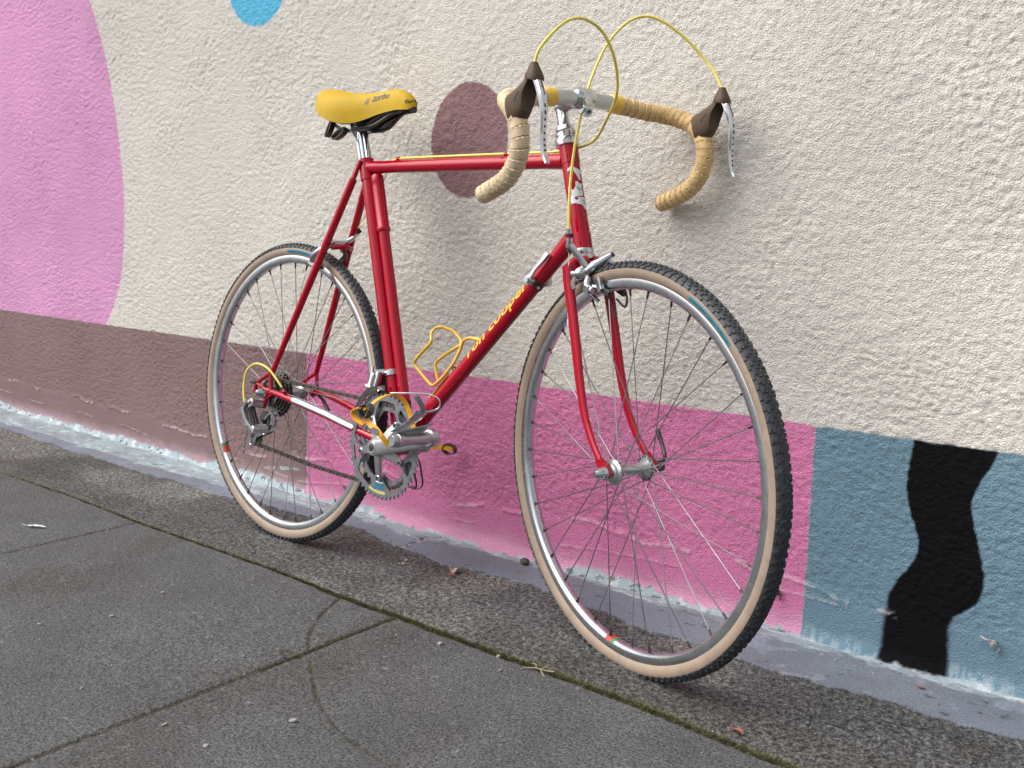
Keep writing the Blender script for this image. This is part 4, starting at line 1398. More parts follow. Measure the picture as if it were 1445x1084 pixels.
# right crank: spider + arm
for k in range(5):
    a = D(52 + 72 * k)
    e = (CX + 66 * math.cos(a), -50, CZ + 66 * math.sin(a)); c0 = (CX + 8 * math.cos(a), -58, CZ + 8 * math.sin(a))
    P = cr([c0, (CX + 34 * math.cos(a), -56, CZ + 34 * math.sin(a)), e], 5)
    ws = np.linspace(1.3, 0.82, len(P))
    sweep(g, P, rect(7.5, 19, 2.6), (0, 1, 0), scale=ws)
cyl(g, (CX, -46, CZ), (CX, -76, CZ), 21, 17, n=28, b=2)
arm = cr([(CX, -70, CZ), (CX + 40, -72, CZ + 9), (CX + 90, -75, CZ + 22), (CX + 140, -79, CZ + 35), (572, -82, -12)], 5)
sweep(g, arm, lambda i: circ(1, 20, 1) and [(7.2 * math.copysign(abs(math.cos(t)) ** 0.6, math.cos(t)), np.interp(i, [0, len(arm) - 1], [17.5, 12.5]) * math.copysign(abs(math.sin(t)) ** 0.75, math.sin(t))) for t in np.linspace(0, 2 * math.pi, 20, endpoint=False)], (0, 1, 0))
cyl(g, (574, -72, -11), (576, -93, -11), 17, n=30, b=3.5)
crank = g.build('crank', M_ALLOY, bike)
tag(crank, 'drive side crank arm pointing forward')
g = G(); cyl(g, (CX, -74, CZ), (CX, -78.5, CZ), 12.5, n=24, b=1)
g.cur = 1; cyl(g, (CX, -78, CZ), (CX, -79.2, CZ), 7.5, n=16, b=0.4); cyl(g, (CX, -78.6, CZ), (CX, -80, CZ), 3.0, n=6, b=0.1)
g.build('crank_bolt', [M_ALLOY, M_STEEL], crank)
ring('chainring', 52, -46.5, 3.2, 64, crank, M_GREYALLOY)
ring('chainring', 42, -38.5, 3.0, 64, crank, M_GREYALLOY, tri=False)
for k in range(5):
    a = D(52 + 72 * k)
    g = G(); c = (CX + 64 * math.cos(a), CZ + 64 * math.sin(a))
    cyl(g, (c[0], -47, c[1]), (c[0], -56.5, c[1]), 6.0, n=16, b=0.8)
    g.cur = 1; cyl(g, (c[0], -56, c[1]), (c[0], -57.2, c[1]), 3.2, n=10, b=0.1)
    g.build('chainring_bolt', [M_CHROME, M_INK], crank)
# sticker on the lower tab
g = G()
for (r0, r1, a0, a1, mi) in ((70, 89, -11, 11, 0), (72, 75, -9, 9, 2), (91, 96.5, -19, 13, 1)):
    g.cur = mi; vs, fs = [], []
    n = 10
    for i in range(n + 1):
        a = D(-92 + a0 * 1.0 + (a1 - a0) * i / n)
        for r_ in (r0, r1): vs.append((CX + r_ * math.cos(a), -48.4 - (0.2 if mi else 0), CZ + r_ * math.sin(a)))
    for i in range(n): fs.append((2 * i, 2 * i + 1, 2 * i + 3, 2 * i + 2))
    g.add(vs, fs)
g.build('chainring_sticker', [M_BLUE, M_LIME, M_WHITE], crank)

g = G()
cyl(g, (CX, 34, CZ), (CX, 44, CZ), 17, n=24)
cyl(g, (CX, 44, CZ), (CX, 68, CZ), 17, 19, n=24)
arm = cr([(CX, 62, CZ), (CX - 60, 68, CZ - 16), (CX - 120, 74, CZ - 32), (229, 78, -103)], 5)
sweep(g, arm, rect(13, 27, 4), (0, 1, 0))
cyl(g, (228, 68, -103), (228, 88, -103), 14, n=22, b=2.5)
lcrank = g.build('crank', M_ALLOY, bike)
tag(lcrank, 'far side crank arm pointing backward')

# ---------------- pedals, clips and straps
def pedal(px, pz, sgn, ang):
    g = G()
    y0 = 92 * sgn; y1 = 192 * sgn
    lathe(g, (px, y0, pz), (px + 2, y1, pz + 1), [(0, 7), (0.05, 8), (0.10, 10.5), (0.2, 12), (0.3, 10.5), (0.5, 10), (0.7, 11), (0.82, 13), (0.86, 13), (0.87, 11.5), (0.97, 11.8), (1, 9.5)], 30)
    ca, sa = math.cos(ang), math.sin(ang)
    def loc(u, v): return (px + u * ca - v * sa, pz + u * sa + v * ca)
    # upper plate flaring forward to carry the clip
    a = loc(-12, 13); b = loc(16, 15)
    secs = []
    for (yy, w0, w1) in ((y0 + 14 * sgn, -14, 26), (y0 + 30 * sgn, -14, 22), (y0 + 62 * sgn, -12, 14), (y0 + 88 * sgn, -9, 9)):
        q0 = loc(w0, 12.5); q1 = loc(w1, 14 + (w1 - 10) * 0.5)
        secs.append([np.array([q0[0], yy, q0[1]]), np.array([q1[0], yy, q1[1]]), np.array([q1[0], yy, q1[1] + 3]), np.array([q0[0], yy, q0[1] + 3])])
    loft(g, secs)
    return g.build('pedal', M_ALLOY, bike), loc
pd, loc = pedal(586, -9, -1, D(20))
# right toe clip
g = G()
strap(g, [(547, -144, 2), (571, -140, 17), (592, -138, 33), (603, -136, 47)], 34, 1.8, (0, 1, 0.1), smooth=5)
strap(g, [(600, -134, 42), (606, -137, 52), (606, -143, 61), (604, -148, 69), (600, -153, 75)], 10, 1.6, (0.6, 0.8, 0), smooth=5)
tube(g, [(600, -133, 44), (608, -114, 47), (614, -107, 52), (616, -105, 59), (614, -106, 68), (607, -109, 73), (589, -118, 76), (569, -135, 75), (551, -150, 73), (538, -158, 71)], [2.8, 2.4, 1.6, 1.5, 1.5, 1.3, 1.3, 1.2, 1.5, 2.0], 8, smooth=5)
g.build('toe_clip', M_CHROME, pd)
lp, loc2 = pedal(228, -103, 1, D(200))
# ---------------- chain
def chain():
    rp = 42 * 12.7 / (2 * math.pi)
    Y0, Y1 = -43.0, -38.5
    path = []
    def arc(cx, cz, r, a0, a1, y, n):
        for k in range(n + 1):
            a = D(a0 + (a1 - a0) * k / n); path.append((cx + r * math.cos(a), y, cz + r * math.sin(a)))
    arc(0, 0, 33, 200, 88, Y0, 10)
    path.append((200, -40.7, 30))
    arc(CX, CZ, rp, 92, -93, Y1, 26)
    path.append((170, -42, -139.5))
    arc(-50, -108, 18, -92, -200, -46, 8)
    arc(-20, -66, 18, -48, 30, -46, 7)
    P = np.array(path); seg = np.linalg.norm(np.diff(P, axis=0), axis=1); cum = np.concatenate([[0], np.cumsum(seg)])
    g = G(); g.cur = 1
    N = int(cum[-1] / 12.7)
    pos = [np.array([np.interp(k * 12.7, cum, P[:, c]) for c in range(3)]) for k in range(N + 1)]
    for k in range(N):
        a, b = pos[k], pos[k + 1]
        t = unit(b - a); yv = np.array([0, 1.0, 0]); nn = unit(np.cross(t, yv))
        off = 3.4 if k % 2 else 2.3
        L = np.linalg.norm(b - a)
        for sgn in (-1, 1):
            vs = []
            for yy in (off * sgn - 0.6, off * sgn + 0.6):
                for (u_, v_) in ((-3.4, 0), (-2.2, 3.2), (0.5, 4.1), (L / 2, 2.9), (L - 0.5, 4.1), (L + 2.2, 3.2), (L + 3.4, 0), (L + 2.2, -3.2), (L - 0.5, -4.1), (L / 2, -2.9), (0.5, -4.1), (-2.2, -3.2)):
                    vs.append(a + t * u_ + nn * v_ + yv * yy)
            g.add(vs, [tuple(range(12)), tuple(range(12, 24))[::-1]] + [(i, (i + 1) % 12, 12 + (i + 1) % 12, 12 + i) for i in range(12)])
        g.cur = 0
        lathe(g, a - yv * 4.4, a + yv * 4.4, [(0, 1.8), (0.2, 1.8), (0.22, 3.6), (0.78, 3.6), (0.8, 1.8), (1, 1.8)], 8)
        g.cur = 1
    return g.build('chain', [M_STEEL, M_PLATE], bike)
chain()

# ---------------- rear derailleur
g = G()
cyl(g, (-8, -67, -26), (-10, -97, -22), 10.2, n=24, b=1.2)
g.cur = 1; cyl(g, (-10, -97, -22), (-10.2, -98.5, -22), 4.0, n=10, b=0.1); g.cur = 0
bar(g, (-18, -98, -20), (-34, -97, -42), 11, 10, (0, 1, 0), b=2)
bar(g, (-34, -98, -36), (-14, -95, -76), 14, 10, (0, 1, 0), b=2)
g.cur = 1
bar(g, (-16, -84, -34), (4, -82, -70), 8, 4, (0, 1, 0), b=1)
bar(g, (-22, -90, -36), (-4, -86, -72), 5, 10, (0, 1, 0), b=1)
g.cur = 0
bar(g, (-20, -96, -66), (0, -88, -90), 14, 14, (0, 1, 0), b=3)
cyl(g, (-3, -92, -83), (7, -58, -81), 10.0, n=22, b=1.2)
g.cur = 1; cyl(g, (-4, -95, -84), (-4, -96.5, -84), 4, n=10, b=0.1)
der = g.build('rear_derailleur', [M_ALLOY, M_STEEL], bike)
g = G()
for yy in (-53, -39):
    P = cr([(14, yy, -46), (16, yy, -62), (8, yy, -80), (-8, yy, -92), (-30, yy, -100), (-50, yy, -112), (-62, yy, -124)], 4)
    sweep(g, P, rect(2.0, 9, 0.5), (0, 1, 0))
    P = cr([(14, yy, -46), (2, yy, -48), (-14, yy, -62), (-26, yy, -76)], 4)
    sweep(g, P, rect(2.0, 5, 0.5), (0, 1, 0))
P = cr([(-26, -62, -98), (-34, -62, -112), (-46, -60, -130), (-60, -58, -128), (-64, -58, -116)], 4)
sweep(g, P, rect(2.2, 7, 0.5), (0, 1, 0))
g.build('pulley_cage', M_CHROME, der)
for (cx, cz) in ((-20, -66), (-50, -108)):
    g = G(); n = 44; vs, fs = [], []
    for k in range(n):
        a = 2 * math.pi * k / n
        ro = (19.5, 22.0, 22.0, 19.5)[k % 4]
        for (q, y_) in ((4, -49), (ro, -47.5), (ro, -44.5), (4, -43)): vs.append((cx + q * math.cos(a), y_, cz + q * math.sin(a)))
    for k in range(n):
        j = (k + 1) % n
        for q in range(4): fs.append((k * 4 + q, k * 4 + (q + 1) % 4, j * 4 + (q + 1) % 4, j * 4 + q))
    g.add(vs, fs); cyl(g, (cx, -56, cz), (cx, -37, cz), 4.5)
    g.build('jockey_wheel', M_BLACK, der)
g = G(); tube(g, [(-27, -97, -30), (-37, -96, -10), (-44, -93, 16), (-41, -90, 45), (-22, -85, 63), (0, -80, 65), (26, -75, 56), (54, -70, 34), (68, -66, 19)], 2.5, 10, smooth=7)
g.build('shift_cable', M_YCABLE, bike)
g = G(); cyl(g, (66, -66.5, 21), (78, -65, 10), 3.6); g.build('cable_ferrule', M_BLACK, bike)
g = G(); tube(g, [(-18, -94, -84), (-23, -93, -110), (-30, -92, -140)], 1.0, 6, smooth=3); cyl(g, (-28.5, -92, -132), (-30.5, -92, -142), 2.0)
g.build('shift_cable', M_SPOKE, bike)
g = G(); tube(g, [(78, -65, 10), (200, -56, -8), (330, -30, -60), (392, -8, -80)], 0.9, 6, smooth=4)
tube(g, [np.array([402, -8, -82.0]), DT0 + dd * 70 - up_n * 20 + (0, -6, 0), DT0 + dd * 486 - up_n * 20 + (0, -8, 0)], 1.0, 6)
g.build('shift_cable', M_STEEL, bike)

# ---------------- front derailleur
g = G()
sp = lambda t: ST0 + sd_ * t
cyl(g, sp(146), sp(158), 17.2, n=26, b=0.8)
bar(g, sp(152) + (-14, -8, 0), sp(152) + (-30, -22, -4), 12, 14, (0, 0.3, 1), b=2)
bar(g, (346, -24, 88), (342, -30, 54), 14, 12, (0, 1, 0), b=3)
bar(g, (336, -34, 82), (334, -40, 52), 7, 10, (0, 1, 0), b=2)
bar(g, (328, -30, 96), (334, -34, 78), 5, 6, (0, 1, 0), b=1)
bar(g, (332, -44, 58), (366, -36, 50), 16, 7, (0, 1, 0), b=2)
fd = g.build('front_derailleur', M_CHROME, bike)
g = G()
for yy in (-55, -34):
    P = cr([(378, yy, 56), (352, yy, 50), (334, yy, 34), (318, yy, 12), (306, yy, -14)], 5)
    sweep(g, P, lambda i: rect(2.0, 16 - 7 * i / len(P), 0.5), (0, 1, 0))
bar(g, (309, -55, -10), (309, -34, -10), 4, 8, (0, 0, 1), b=1)
g.build('derailleur_cage', M_STEEL, fd)

# ---------------- down tube shifters
for s in (-1, 1):
    g = G()
    c = DT0 + dd * 489
    cc = c + np.array([0, 17 * s, 0])
    cyl(g, cc, cc + (0, 13 * s, 0), 9.5, n=22, b=1.5)
    cyl(g, cc + (0, 12 * s, 0), cc + (0, 17 * s, 0), 6, n=14)
    P = cr([cc + (0, 8 * s, 0), cc + dd * 12 + (0, 8 * s, 0) + up_n * 3, cc + dd * 28 + (0, 7 * s, 0) + up_n * 5, cc + dd * 44 + (0, 5 * s, 0) + up_n * 6, cc + dd * 60 + (0, 2 * s, 0) + up_n * 8], 5)
    sweep(g, P, lambda i: rect(np.interp(i, [0, 8, len(P) - 1], [7, 4.5, 7.5]), np.interp(i, [0, 8, len(P) - 1], [13, 7, 9.5]), 1.5), (0, 1, 0))
    g.build('gear_lever', M_ALLOY, bike)
g = G(); cyl(g, DT0 + dd * 484, DT0 + dd * 494, 16.0, n=26); 
cyl(g, DT0 + dd * 488 - up_n * 15 + (0, -9, 0), DT0 + dd * 488 - up_n * 22 + (0, -9, 0), 5)
g.build('lever_band', M_STEEL, bike)

# ---------------- bottle cage
un = up_n   # pointing up-left from the down tube
def DTP(s, m, y): return DT0 + dd * s + un * m + np.array([0, y, 0])
def fromB(x, z, y): return np.array([x, y, z], float)
g = G()
cageA = [np.array(q, float) for q in [(495, -25, 164), (484, -18, 181), (484, -8, 191), (495, 2, 195), (516, 12, 188), (538, 14, 173), (546, 6, 157), (539, -4, 127), (519, -10, 98), (495, -14, 76), (466, -16, 96), (438, -18, 117), (468, -22, 143)]]
g.cur = 0
def rounded(pts, closed, n=5):
    out = []
    N = len(pts)
    for i in range(N):
        p = pts[i]
        if not closed and i in (0, N - 1): out.append(p); continue
        a = pts[i - 1]; b = pts[(i + 1) % N]
        q0 = p + (a - p) * 0.28; q1 = p + (b - p) * 0.28
        for k in range(n):
            t = k / (n - 1)
            out.append(q0 * (1 - t) ** 2 + 2 * p * t * (1 - t) + q1 * t * t)
    return out
tube(g, rounded(cageA, True), 3.3, 10, closed=True)
cageB = [fromB(493, 84, 4), fromB(475, 121, 6), fromB(507, 145, 10), fromB(537, 163, 14)]
tube(g, rounded(cageB, False), 3.3, 10)
cageC = [fromB(546, 157, 6), fromB(554, 174, 4), fromB(574, 181, 2), fromB(613, 177, 0)]
tube(g, rounded(cageC, False), 3.3, 10)
tube(g, [fromB(588, 180, 1), fromB(613, 177, 0)], 4.2, 12)
bar(g, DTP(136, 16.5, 0), DTP(205, 16.5, 0), 14, 2.5, (0, 1, 0), b=0.6)
cage = g.build('bottle_cage', M_YPAINT, bike)
for t in (142, 222):
    g = G(); cyl(g, DTP(t, 14, 0), DTP(t, 22, 0), 4.5, n=12)
    g.build('cage_bolt', M_STEEL, cage)

# ---------------- front brake
g = G(True)
def st_bar(a, b, w, t, **k): bar(g, a, b, w, t, **k)
cyl(g, (856, -45, 377), (856, -45, 360), 5.8, n=16)
tube(g, [(857, -44, 365), (864, -38, 354), (870, -31, 342), (875, -24, 329)], [7.2, 6.2, 5.8, 7], 16, smooth=5)
ball(g, (872, -32, 318), 11.5)
cyl(g, (868, -38, 316), (862, -44, 316), 7, n=16)
tube(g, [(874, -28, 318), (884, -12, 331), (892, 3, 342), (898, 12, 350)], [6, 9, 8, 5], 16, smooth=4)
tube(g, [(876, -20, 322), (874, -19, 316), (882, -24, 308), (885, -26, 297), (894, -23, 290)], [7.5, 7, 6.5, 7, 8], 16, smooth=5)
tube(g, [(886, 10, 340), (893, 26, 330), (894, 30, 312), (892, 28, 296)], [6, 6, 5.5, 6], 12, smooth=5)
cyl(g, (838, 0, 334), (880, 0, 334), 6, n=16)
cyl(g, (890, -33, 292), (888, -18, 293), 7, n=16)
bar(g, (905, -19, 312), (914, -19, 292), 10, 12, (0, 1, 0), b=2)
bar(g, (893, -18, 298), (912, -18, 296), 8, 7, (0, 1, 0), b=1.5)
bar(g, (898, 18, 306), (904, 18, 290), 9, 12, (0, 1, 0), b=2)
bar(g, (893, -26, 286), (903, -14, 272), 7, 4, (0, 1, 0), b=1)
# cable anchor + stray cable below
fb = g.build('front_brake', M_CHROME, bike)
g = G(True)
cyl(g, (856, -45, 384), (856, -45, 378.5), 7.5, n=18, b=1)
g.build('cable_stop', M_BLACK, fb)
g = G(True); cyl(g, (897, 12, 349), (901, 16, 352), 4.2, n=12); g.build('bolt_cap', M_BLACK, fb)
g = G(True); cyl(g, (863, -44, 315), (861.6, -45.4, 315), 4.5, n=12, b=0.1); g.build('bolt_socket', M_INK, fb)
g = G(True); bar(g, (904, -14.8, 297), (932, -14.8, 286), 7, 9, (0, 1, 0), b=1.5); g.build('brake_pad', M_BLACK, fb)
g = G(True); bar(g, (902, 14.8, 298), (934, 14.8, 286), 7, 9, (0, 1, 0), b=1.5); g.build('brake_pad', M_BLACK, fb)
g = G(True); cyl(g, (857, -45, 360), (857, -45, 353), 5.2, n=12); g.build('cable_nut', M_BLACK, fb)
g = G(True)
strap(g, [(872, -43, 312), (876, -50, 302), (884, -52, 292)], 7, 2.2, (0.4, 0.6, 0.3), smooth=4)
g.build('release_lever', M_STEEL, fb)
g = None

g = G(True)
tube(g, [(856, -45, 372), (857, -46, 320), (862, -48, 250), (864, -48, 236)], 0.9, 6)
cyl(g, (863.5, -48, 240), (864, -48, 230), 1.8)
g.build('brake_wire', M_WHITE, fb)
g = G(True)
tube(g, [(900, 24, 300), (917, 24, 300), (930, 24, 280), (925, 24, 264), (905, 22, 276)], 2.0, 8, smooth=4)
tube(g, [(888, 26, 292), (891, 30, 262), (893, 30, 246)], 1.6, 8)
g.build('wheel_guide', M_STEEL, fb)

# ---------------- rear brake
g = G()
tube(g, [(140, -6, 347), (150, 10, 349), (160, 26, 360), (166, 36, 376)], [6, 7, 5.5, 4.5], 12, smooth=4)
tube(g, [(138, -12, 344), (120, -28, 330), (100, -30, 316), (88, -24, 306)], [6.5, 6.5, 6, 5.5], 12, smooth=4)
tube(g, [(146, 8, 340), (140, 26, 326), (124, 28, 312), (110, 24, 300)], [6, 5.5, 5.5, 5.5], 12, smooth=4)
ball(g, (132, -10, 348), 8.5)
cyl(g, (128, 0, 340), (172, 0, 340), 5.5, n=14)
box(g, (86, -18, 302), (0.9, 0, -0.35), (0, 1, 0), (0.35, 0, 0.9), 22, 10, 14)
rb = g.build('rear_brake', M_CHROME, bike)
g = G()
cyl(g, (164, 34, 374), (170, 40, 382), 5.5, n=12); g.build('bolt_cap', M_BLACK, rb)
g = G(); bar(g, (76, -14.8, 301), (108, -14.8, 293), 7, 9, (0, 1, 0), b=1.5); g.build('brake_pad', M_BLACK, rb)
g = G(); bar(g, (86, 14.8, 301), (116, 14.8, 293), 7, 9, (0, 1, 0), b=1.5); g.build('brake_pad', M_BLACK, rb)
g = G(); tube(g, [(160, 8, 334), (162, 10, 322), (158, 12, 310)], [4, 5, 3.5], 10); g.build('brake_bolt', M_STEEL, rb)
g = G(); tube(g, [(132, 30, 268), (125, 30, 246), (117, 30, 220)], [2.8, 2.2, 1.5], 8); g.build('brake_wire', M_STEEL, rb)

# ---------------- toe straps (yellow) 
g = G()
w = [(1, 0.15, 0.3)] * 15
P = [(562, -115, 4), (557, -115, 17), (551, -117, 32), (544, -123, 51), (540, -138, 65), (539, -155, 69), (534, -172, 64), (529, -187, 54), (530, -200, 42), (528, -204, 30), (540, -204, 17), (558, -203, 10), (572, -200, -2), (580, -190, -18)]
# solve: keep the loop around the clip, then buckle outside
strap(g, P, 10.5, 2.0, (0.95, 0.25, 0.25), smooth=6)
st_ = g.build('toe_strap', M_STRAP, pd)
g = G()
strap(g, [(530, -205, 42), (516, -208, 43), (502, -210, 37), (502, -211, 27), (512, -209, 19), (529, -206, 14)], 10.5, 2.2, (0.1, 0.95, 0.3), smooth=6)
g.build('strap_tail', M_STRAP, pd)
g = G()
strap(g, [(531, -200, 50), (521, -206, 46), (520, -209, 36), (527, -210, 27), (537, -206, 31), (539, -201, 43)], 12, 1.6, (0.3, 0.9, 0.2), smooth=4, closed=True)
cyl(g, (523, -212, 45), (536, -200, 22), 2.6)
bar(g, (552, -209, 8), (566, -203, 4), 11, 2, (0, 0.4, 1), b=0.4)
g.build('strap_buckle', M_STEEL, pd)
g = G()
strap(g, [(250, 160, -100), (282, 186, -92), (312, 204, -88), (332, 214, -90)], 11, 2.0, (0.15, 0.1, 1), smooth=5)
g.build('toe_strap', M_STRAP, lp)
g = G()
strap(g, [(318, 208, -80), (334, 218, -84), (338, 218, -96), (326, 212, -102), (314, 206, -94)], 9, 2.0, (0.3, 0.9, 0.2), smooth=4, closed=True)
g.build('strap_buckle', M_STEEL, lp)
g = G()
for dy in (-10, 10):
    strap(g, [(262, 140 + dy, -100), (282, 150 + dy, -118), (296, 150 + dy, -148), (303, 150 + dy * 0.9, -172), (292, 150 + dy * 0.5, -184), (276, 150 + dy * .4, -180)], 4.5, 1.6, (0.2, 1, 0), smooth=5)
g.build('toe_clip', M_STEEL, lp)

# ================================================================== frame pump: its own thing, wedged along the seat tube
pump = empty('frame_pump')
pump.matrix_world = BIKE_M
tag(pump, 'red frame pump clipped along the front of the seat tube of the bicycle', 'bicycle pump')
off = np.array([unit(np.cross(sd_, (0, 1, 0)))[k] for k in range(3)])
off = off if off[0] > 0 else -off
def PP_(t, m=28.3): return ST0 + sd_ * t + off * m
g = G(); tube(g, [PP_(84), PP_(447)], 11.6, 24); barrel = g.build('pump_barrel', M_RED, pump)
g = G(); lathe(g, PP_(445), PP_(568), [(0, 13.0), (0.02, 14.4), (0.07, 14.6), (0.09, 13.2), (0.80, 13.2), (0.82, 12.8), (0.83, 13.2), (0.84, 12.8), (0.85, 13.2), (0.97, 13.2), (1, 11)], 24)
g.build('pump_handle', M_RED, pump)
g = G(); lathe(g, PP_(60), PP_(88), [(0, 6), (0.2, 9), (0.5, 12.5), (1, 12.5)], 20)
g.build('pump_head', M_BLACK, pump)

# ================================================================== small things on the ground and on the wall
def leaf(name, x, y, rot, L, W, curl, m, label, z=3.0, tilt=0.0, cat='leaf', group=None):
    g = G(); vs, fs = [], []
    nu, nv = 12, 6
    for i in range(nu + 1):
        t = i / nu; u = (t - 0.5) * L
        w = W * (math.sin(math.pi * min(1, t * 0.98 + 0.02)) ** 0.8) * (1 - 0.25 * t)
        for j in range(nv + 1):
            v = (j / nv - 0.5) * w
            h = curl * (2 * abs(v) / W) ** 1.6 * W * 0.4 + curl * L * 0.10 * math.sin(t * 2.6) + 0.7 * math.sin(i * 1.7 + j * 2.1)
            vs.append((u, v, h + 0.8))
    for i in range(nu):
        for j in range(nv): fs.append((i * (nv + 1) + j, i * (nv + 1) + j + 1, (i + 1) * (nv + 1) + j + 1, (i + 1) * (nv + 1) + j))
    k = len(vs); vs += [(a, b, c - 0.5) for a, b, c in vs]; fs += [tuple(k + i for i in f)[::-1] for f in fs]
    g.add(vs, fs)
    tube(g, [(-L * 0.5, 0, 0.8), (-L * 0.62, 1, 2.0), (-L * 0.72, 3, 2.5)], 0.5, 5)
    tube(g, [(-L * 0.5, 0, 1.2 + curl), (0, 0, 1.4 + curl * L * 0.09), (L * 0.48, 0, 1.2)], 0.35, 5)
    o = g.build(name, m, None, True, bike=False)
    o.location = (x * MM, y * MM, z * MM); o.rotation_euler = (tilt, 0, rot)
    tag(o, label, cat, group)
    return o
M_LEAF1 = mat('dry_tan_leaf', (0.42, 0.30, 0.22), rough=0.7, var=0.2, vscale=90)
M_LEAF2 = mat('dry_brown_leaf', (0.22, 0.085, 0.045), rough=0.6, var=0.25, vscale=90)
leaf('fallen_leaf', 470, 52, D(-50), 34, 20, 0.6, M_LEAF1, 'pale tan curled leaf on the concrete between the two wheels')
leaf('fallen_leaf', 484, 34, D(10), 14, 7, 0.5, M_LEAF2, 'small orange brown leaf scrap touching the pale tan leaf')
leaf('fallen_leaf', 506, 64, D(-25), 31, 7, 0.7, M_LEAF2, 'narrow rolled brown leaf right of the pale tan leaf')
leaf('fallen_leaf', 1250, -158, D(-15), 24, 11, 0.7, M_LEAF2, 'reddish brown leaf beside the mossy joint in front of the front wheel')
leaf('fallen_leaf', 1409, 149, D(10), 12, 7, 0.5, M_LEAF2, 'tiny rust coloured leaf on the lavender edge below the black figure', z=5)
leaf('feather', -514, -377, D(25), 60, 11, 0.3, mat('white_down', (0.6, 0.62, 0.62), rough=0.7), 'white feather lying on the far left paving slab', cat='feather')
# dark nut shell by the wall
g = G(); ball(g, (0, 0, 0), 9, 16, (1.2, 0.9, 0.75))
rr_ = random.Random(5)
g.v = [(x * (1 + 0.15 * rr_.random()), y * (1 + .15 * rr_.random()), z * (1 + .2 * rr_.random())) for x, y, z in g.v]
o = g.build('pebble', mat('dark_pebble', (0.06, 0.05, 0.045), rough=0.7, var=0.3), None, True, bike=False)
o.location = (0.562, 0.178, 0.012); tag(o, 'dark brown lump on the lavender edge left of the front wheel', 'pebble')
# twig in the joint
g = G()
tube(g, [(-26, -10, 3), (-8, -2, 5), (10, 3, 4), (26, 6, 6)], 1.1, 6, smooth=3)
tube(g, [(0, 0, 4), (6, 12, 7), (4, 22, 5)], 0.9, 6, smooth=3)
tube(g, [(2, 0, 4), (12, -8, 5), (22, -14, 3)], 0.9, 6, smooth=3)
tube(g, [(-6, -2, 4), (-14, 8, 6), (-24, 12, 3)], 0.8, 6, smooth=3)
o = g.build('twig', mat('pale_twig', (0.28, 0.23, 0.17), rough=0.8), None, True, bike=False)
o.location = (0.901, -0.189, 0.0); tag(o, 'branched dry twig lying across the mossy joint before the front wheel', 'twig')
# pale flecks pressed into the pavement
M_FLECK = mat('pale_fleck', (0.30, 0.29, 0.27), rough=0.75, var=0.15)
g = G()
fr = random.Random(21)
spots = [(104, -406, 9), (137, -532, 9), (722, -556, 13), (698, -219, 11), (378, -711, 8), (686, -683, 10), (71, -639, 9), (586, -688, 12), (476, -474, 6), (340, 40, 10), (352, 20, 8), (1010, 150, 9), (1235, 165, 9), (1262, 160, 13), (1330, 150, 8), (735, 160, 4), (812, -192, 10), (850, -230, 8)]
for _ in range(200): spots.append((fr.uniform(-1300, 1500), fr.uniform(-880, 60), fr.uniform(1.2, 4.2)))
for (x, y, r) in spots:
    n = 9; a0 = fr.random() * 6
    el = fr.uniform(0.45, 0.9); r *= 0.5
    rim_ = []
    for k in range(n):
        a = 2 * math.pi * k / n; q = r * (0.75 + 0.4 * fr.random())
        u, v = q * math.cos(a), q * el * math.sin(a)
        rim_.append((x + u * math.cos(a0) - v * math.sin(a0), y + u * math.sin(a0) + v * math.cos(a0)))
    zt = 3.2 if y < 60 else 6.6
    g.add([(a, b, zt - 2.0) for a, b in rim_] + [(x + (a - x) * .8, y + (b - y) * .8, zt) for a, b in rim_], [tuple(range(n, 2 * n))] + [(i, (i + 1) % n, n + (i + 1) % n, n + i) for i in range(n)])
o = g.build('pale_flecks', M_FLECK, None, False, bike=False)
tag(o, 'pale flattened flecks scattered over the grey pavement', 'flecks', kind='stuff')
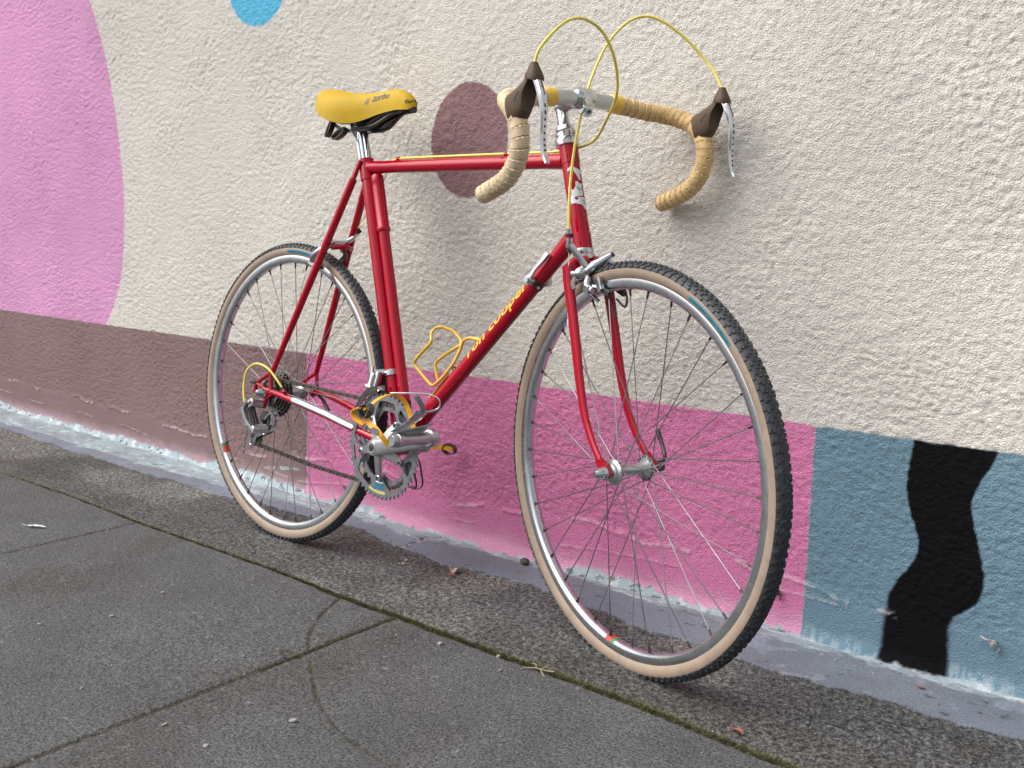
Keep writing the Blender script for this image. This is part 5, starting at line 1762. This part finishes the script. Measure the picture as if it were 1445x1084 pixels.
# moss tufts in the joint
g = G(); mr_ = random.Random(9)
def tuft(x, y, h):
    for _ in range(5):
        a = mr_.random() * 6.28; r = mr_.uniform(0.4, 1.0); dx, dy = math.cos(a) * mr_.uniform(0.5, 2.5), math.sin(a) * mr_.uniform(0.5, 2.5)
        bx, by = x + mr_.uniform(-2, 2), y + mr_.uniform(-2, 2)
        g.add([(bx - r * math.sin(a), by + r * math.cos(a), -5), (bx + r * math.sin(a), by - r * math.cos(a), -5), (bx + dx, by + dy, -5 + h * mr_.uniform(0.6, 1.2))], [(0, 1, 2)])
for _ in range(5200):
    x = mr_.uniform(-1100, 1600)
    if mr_.random() > np.interp(x, [-1100, 0, 300, 1600], [0.1, 0.4, 0.9, 1]): continue
    jy = np.interp(x, [-2250, -1137, -734, -355, 165, 385, 560, 795, 1085, 1308, 1700], [-205, -201, -187, -190, -177, -182, -177, -178, -175, -187, -190])
    wd_ = np.interp(x, [-300, 200, 500, 900, 1200, 1700], [8, 10, 13, 16, 15, 14]) * 0.45
    tuft(x, jy + mr_.gauss(0, wd_ * 0.6), mr_.uniform(2.5, 6.0))
for _ in range(500):
    y = mr_.uniform(-480, -185); x = np.interp(y, [-960, -694, -380, -181], [527, 532, 540, 547])
    tuft(x + mr_.gauss(0, 2), y, mr_.uniform(2, 4))
o = g.build('moss', mat('moss', (0.068, 0.066, 0.026), rough=0.9, var=0.5, vscale=150), None, False, bike=False)
tag(o, 'dark green moss growing along the pavement joint', 'moss', kind='stuff')
# broken fixings on the wall
def anchor(x, z, label, rusty=True):
    g = G()
    cyl(g, (0, 0, 0), (0, -16, 1), 3.4, n=10)
    cyl(g, (0, -9, 0), (0, -12, 0), 7, n=6)
    tube(g, [(-4, -6, 2), (-12, -10, 4), (-20, -7, 6)], 1.8, 6, smooth=3)
    tube(g, [(3, -6, -2), (9, -10, -7), (6, -8, -14)], 1.6, 6, smooth=3)
    o = g.build('wall_anchor', mat('rusty_iron', (0.09, 0.06, 0.045) if rusty else (0.3, 0.3, 0.3), rough=0.7, metal=0.3, var=0.5, vscale=300), None, True, bike=False)
    o.location = (x * MM, (WY - 1) * MM, z * MM)
    tag(o, label, 'wall anchor')
anchor(1128, 78, 'dark broken bolt in the pink paint beside the front tyre')
anchor(1493, 86, 'rusty bolt stub in the grey blue paint right of the black figure', False)
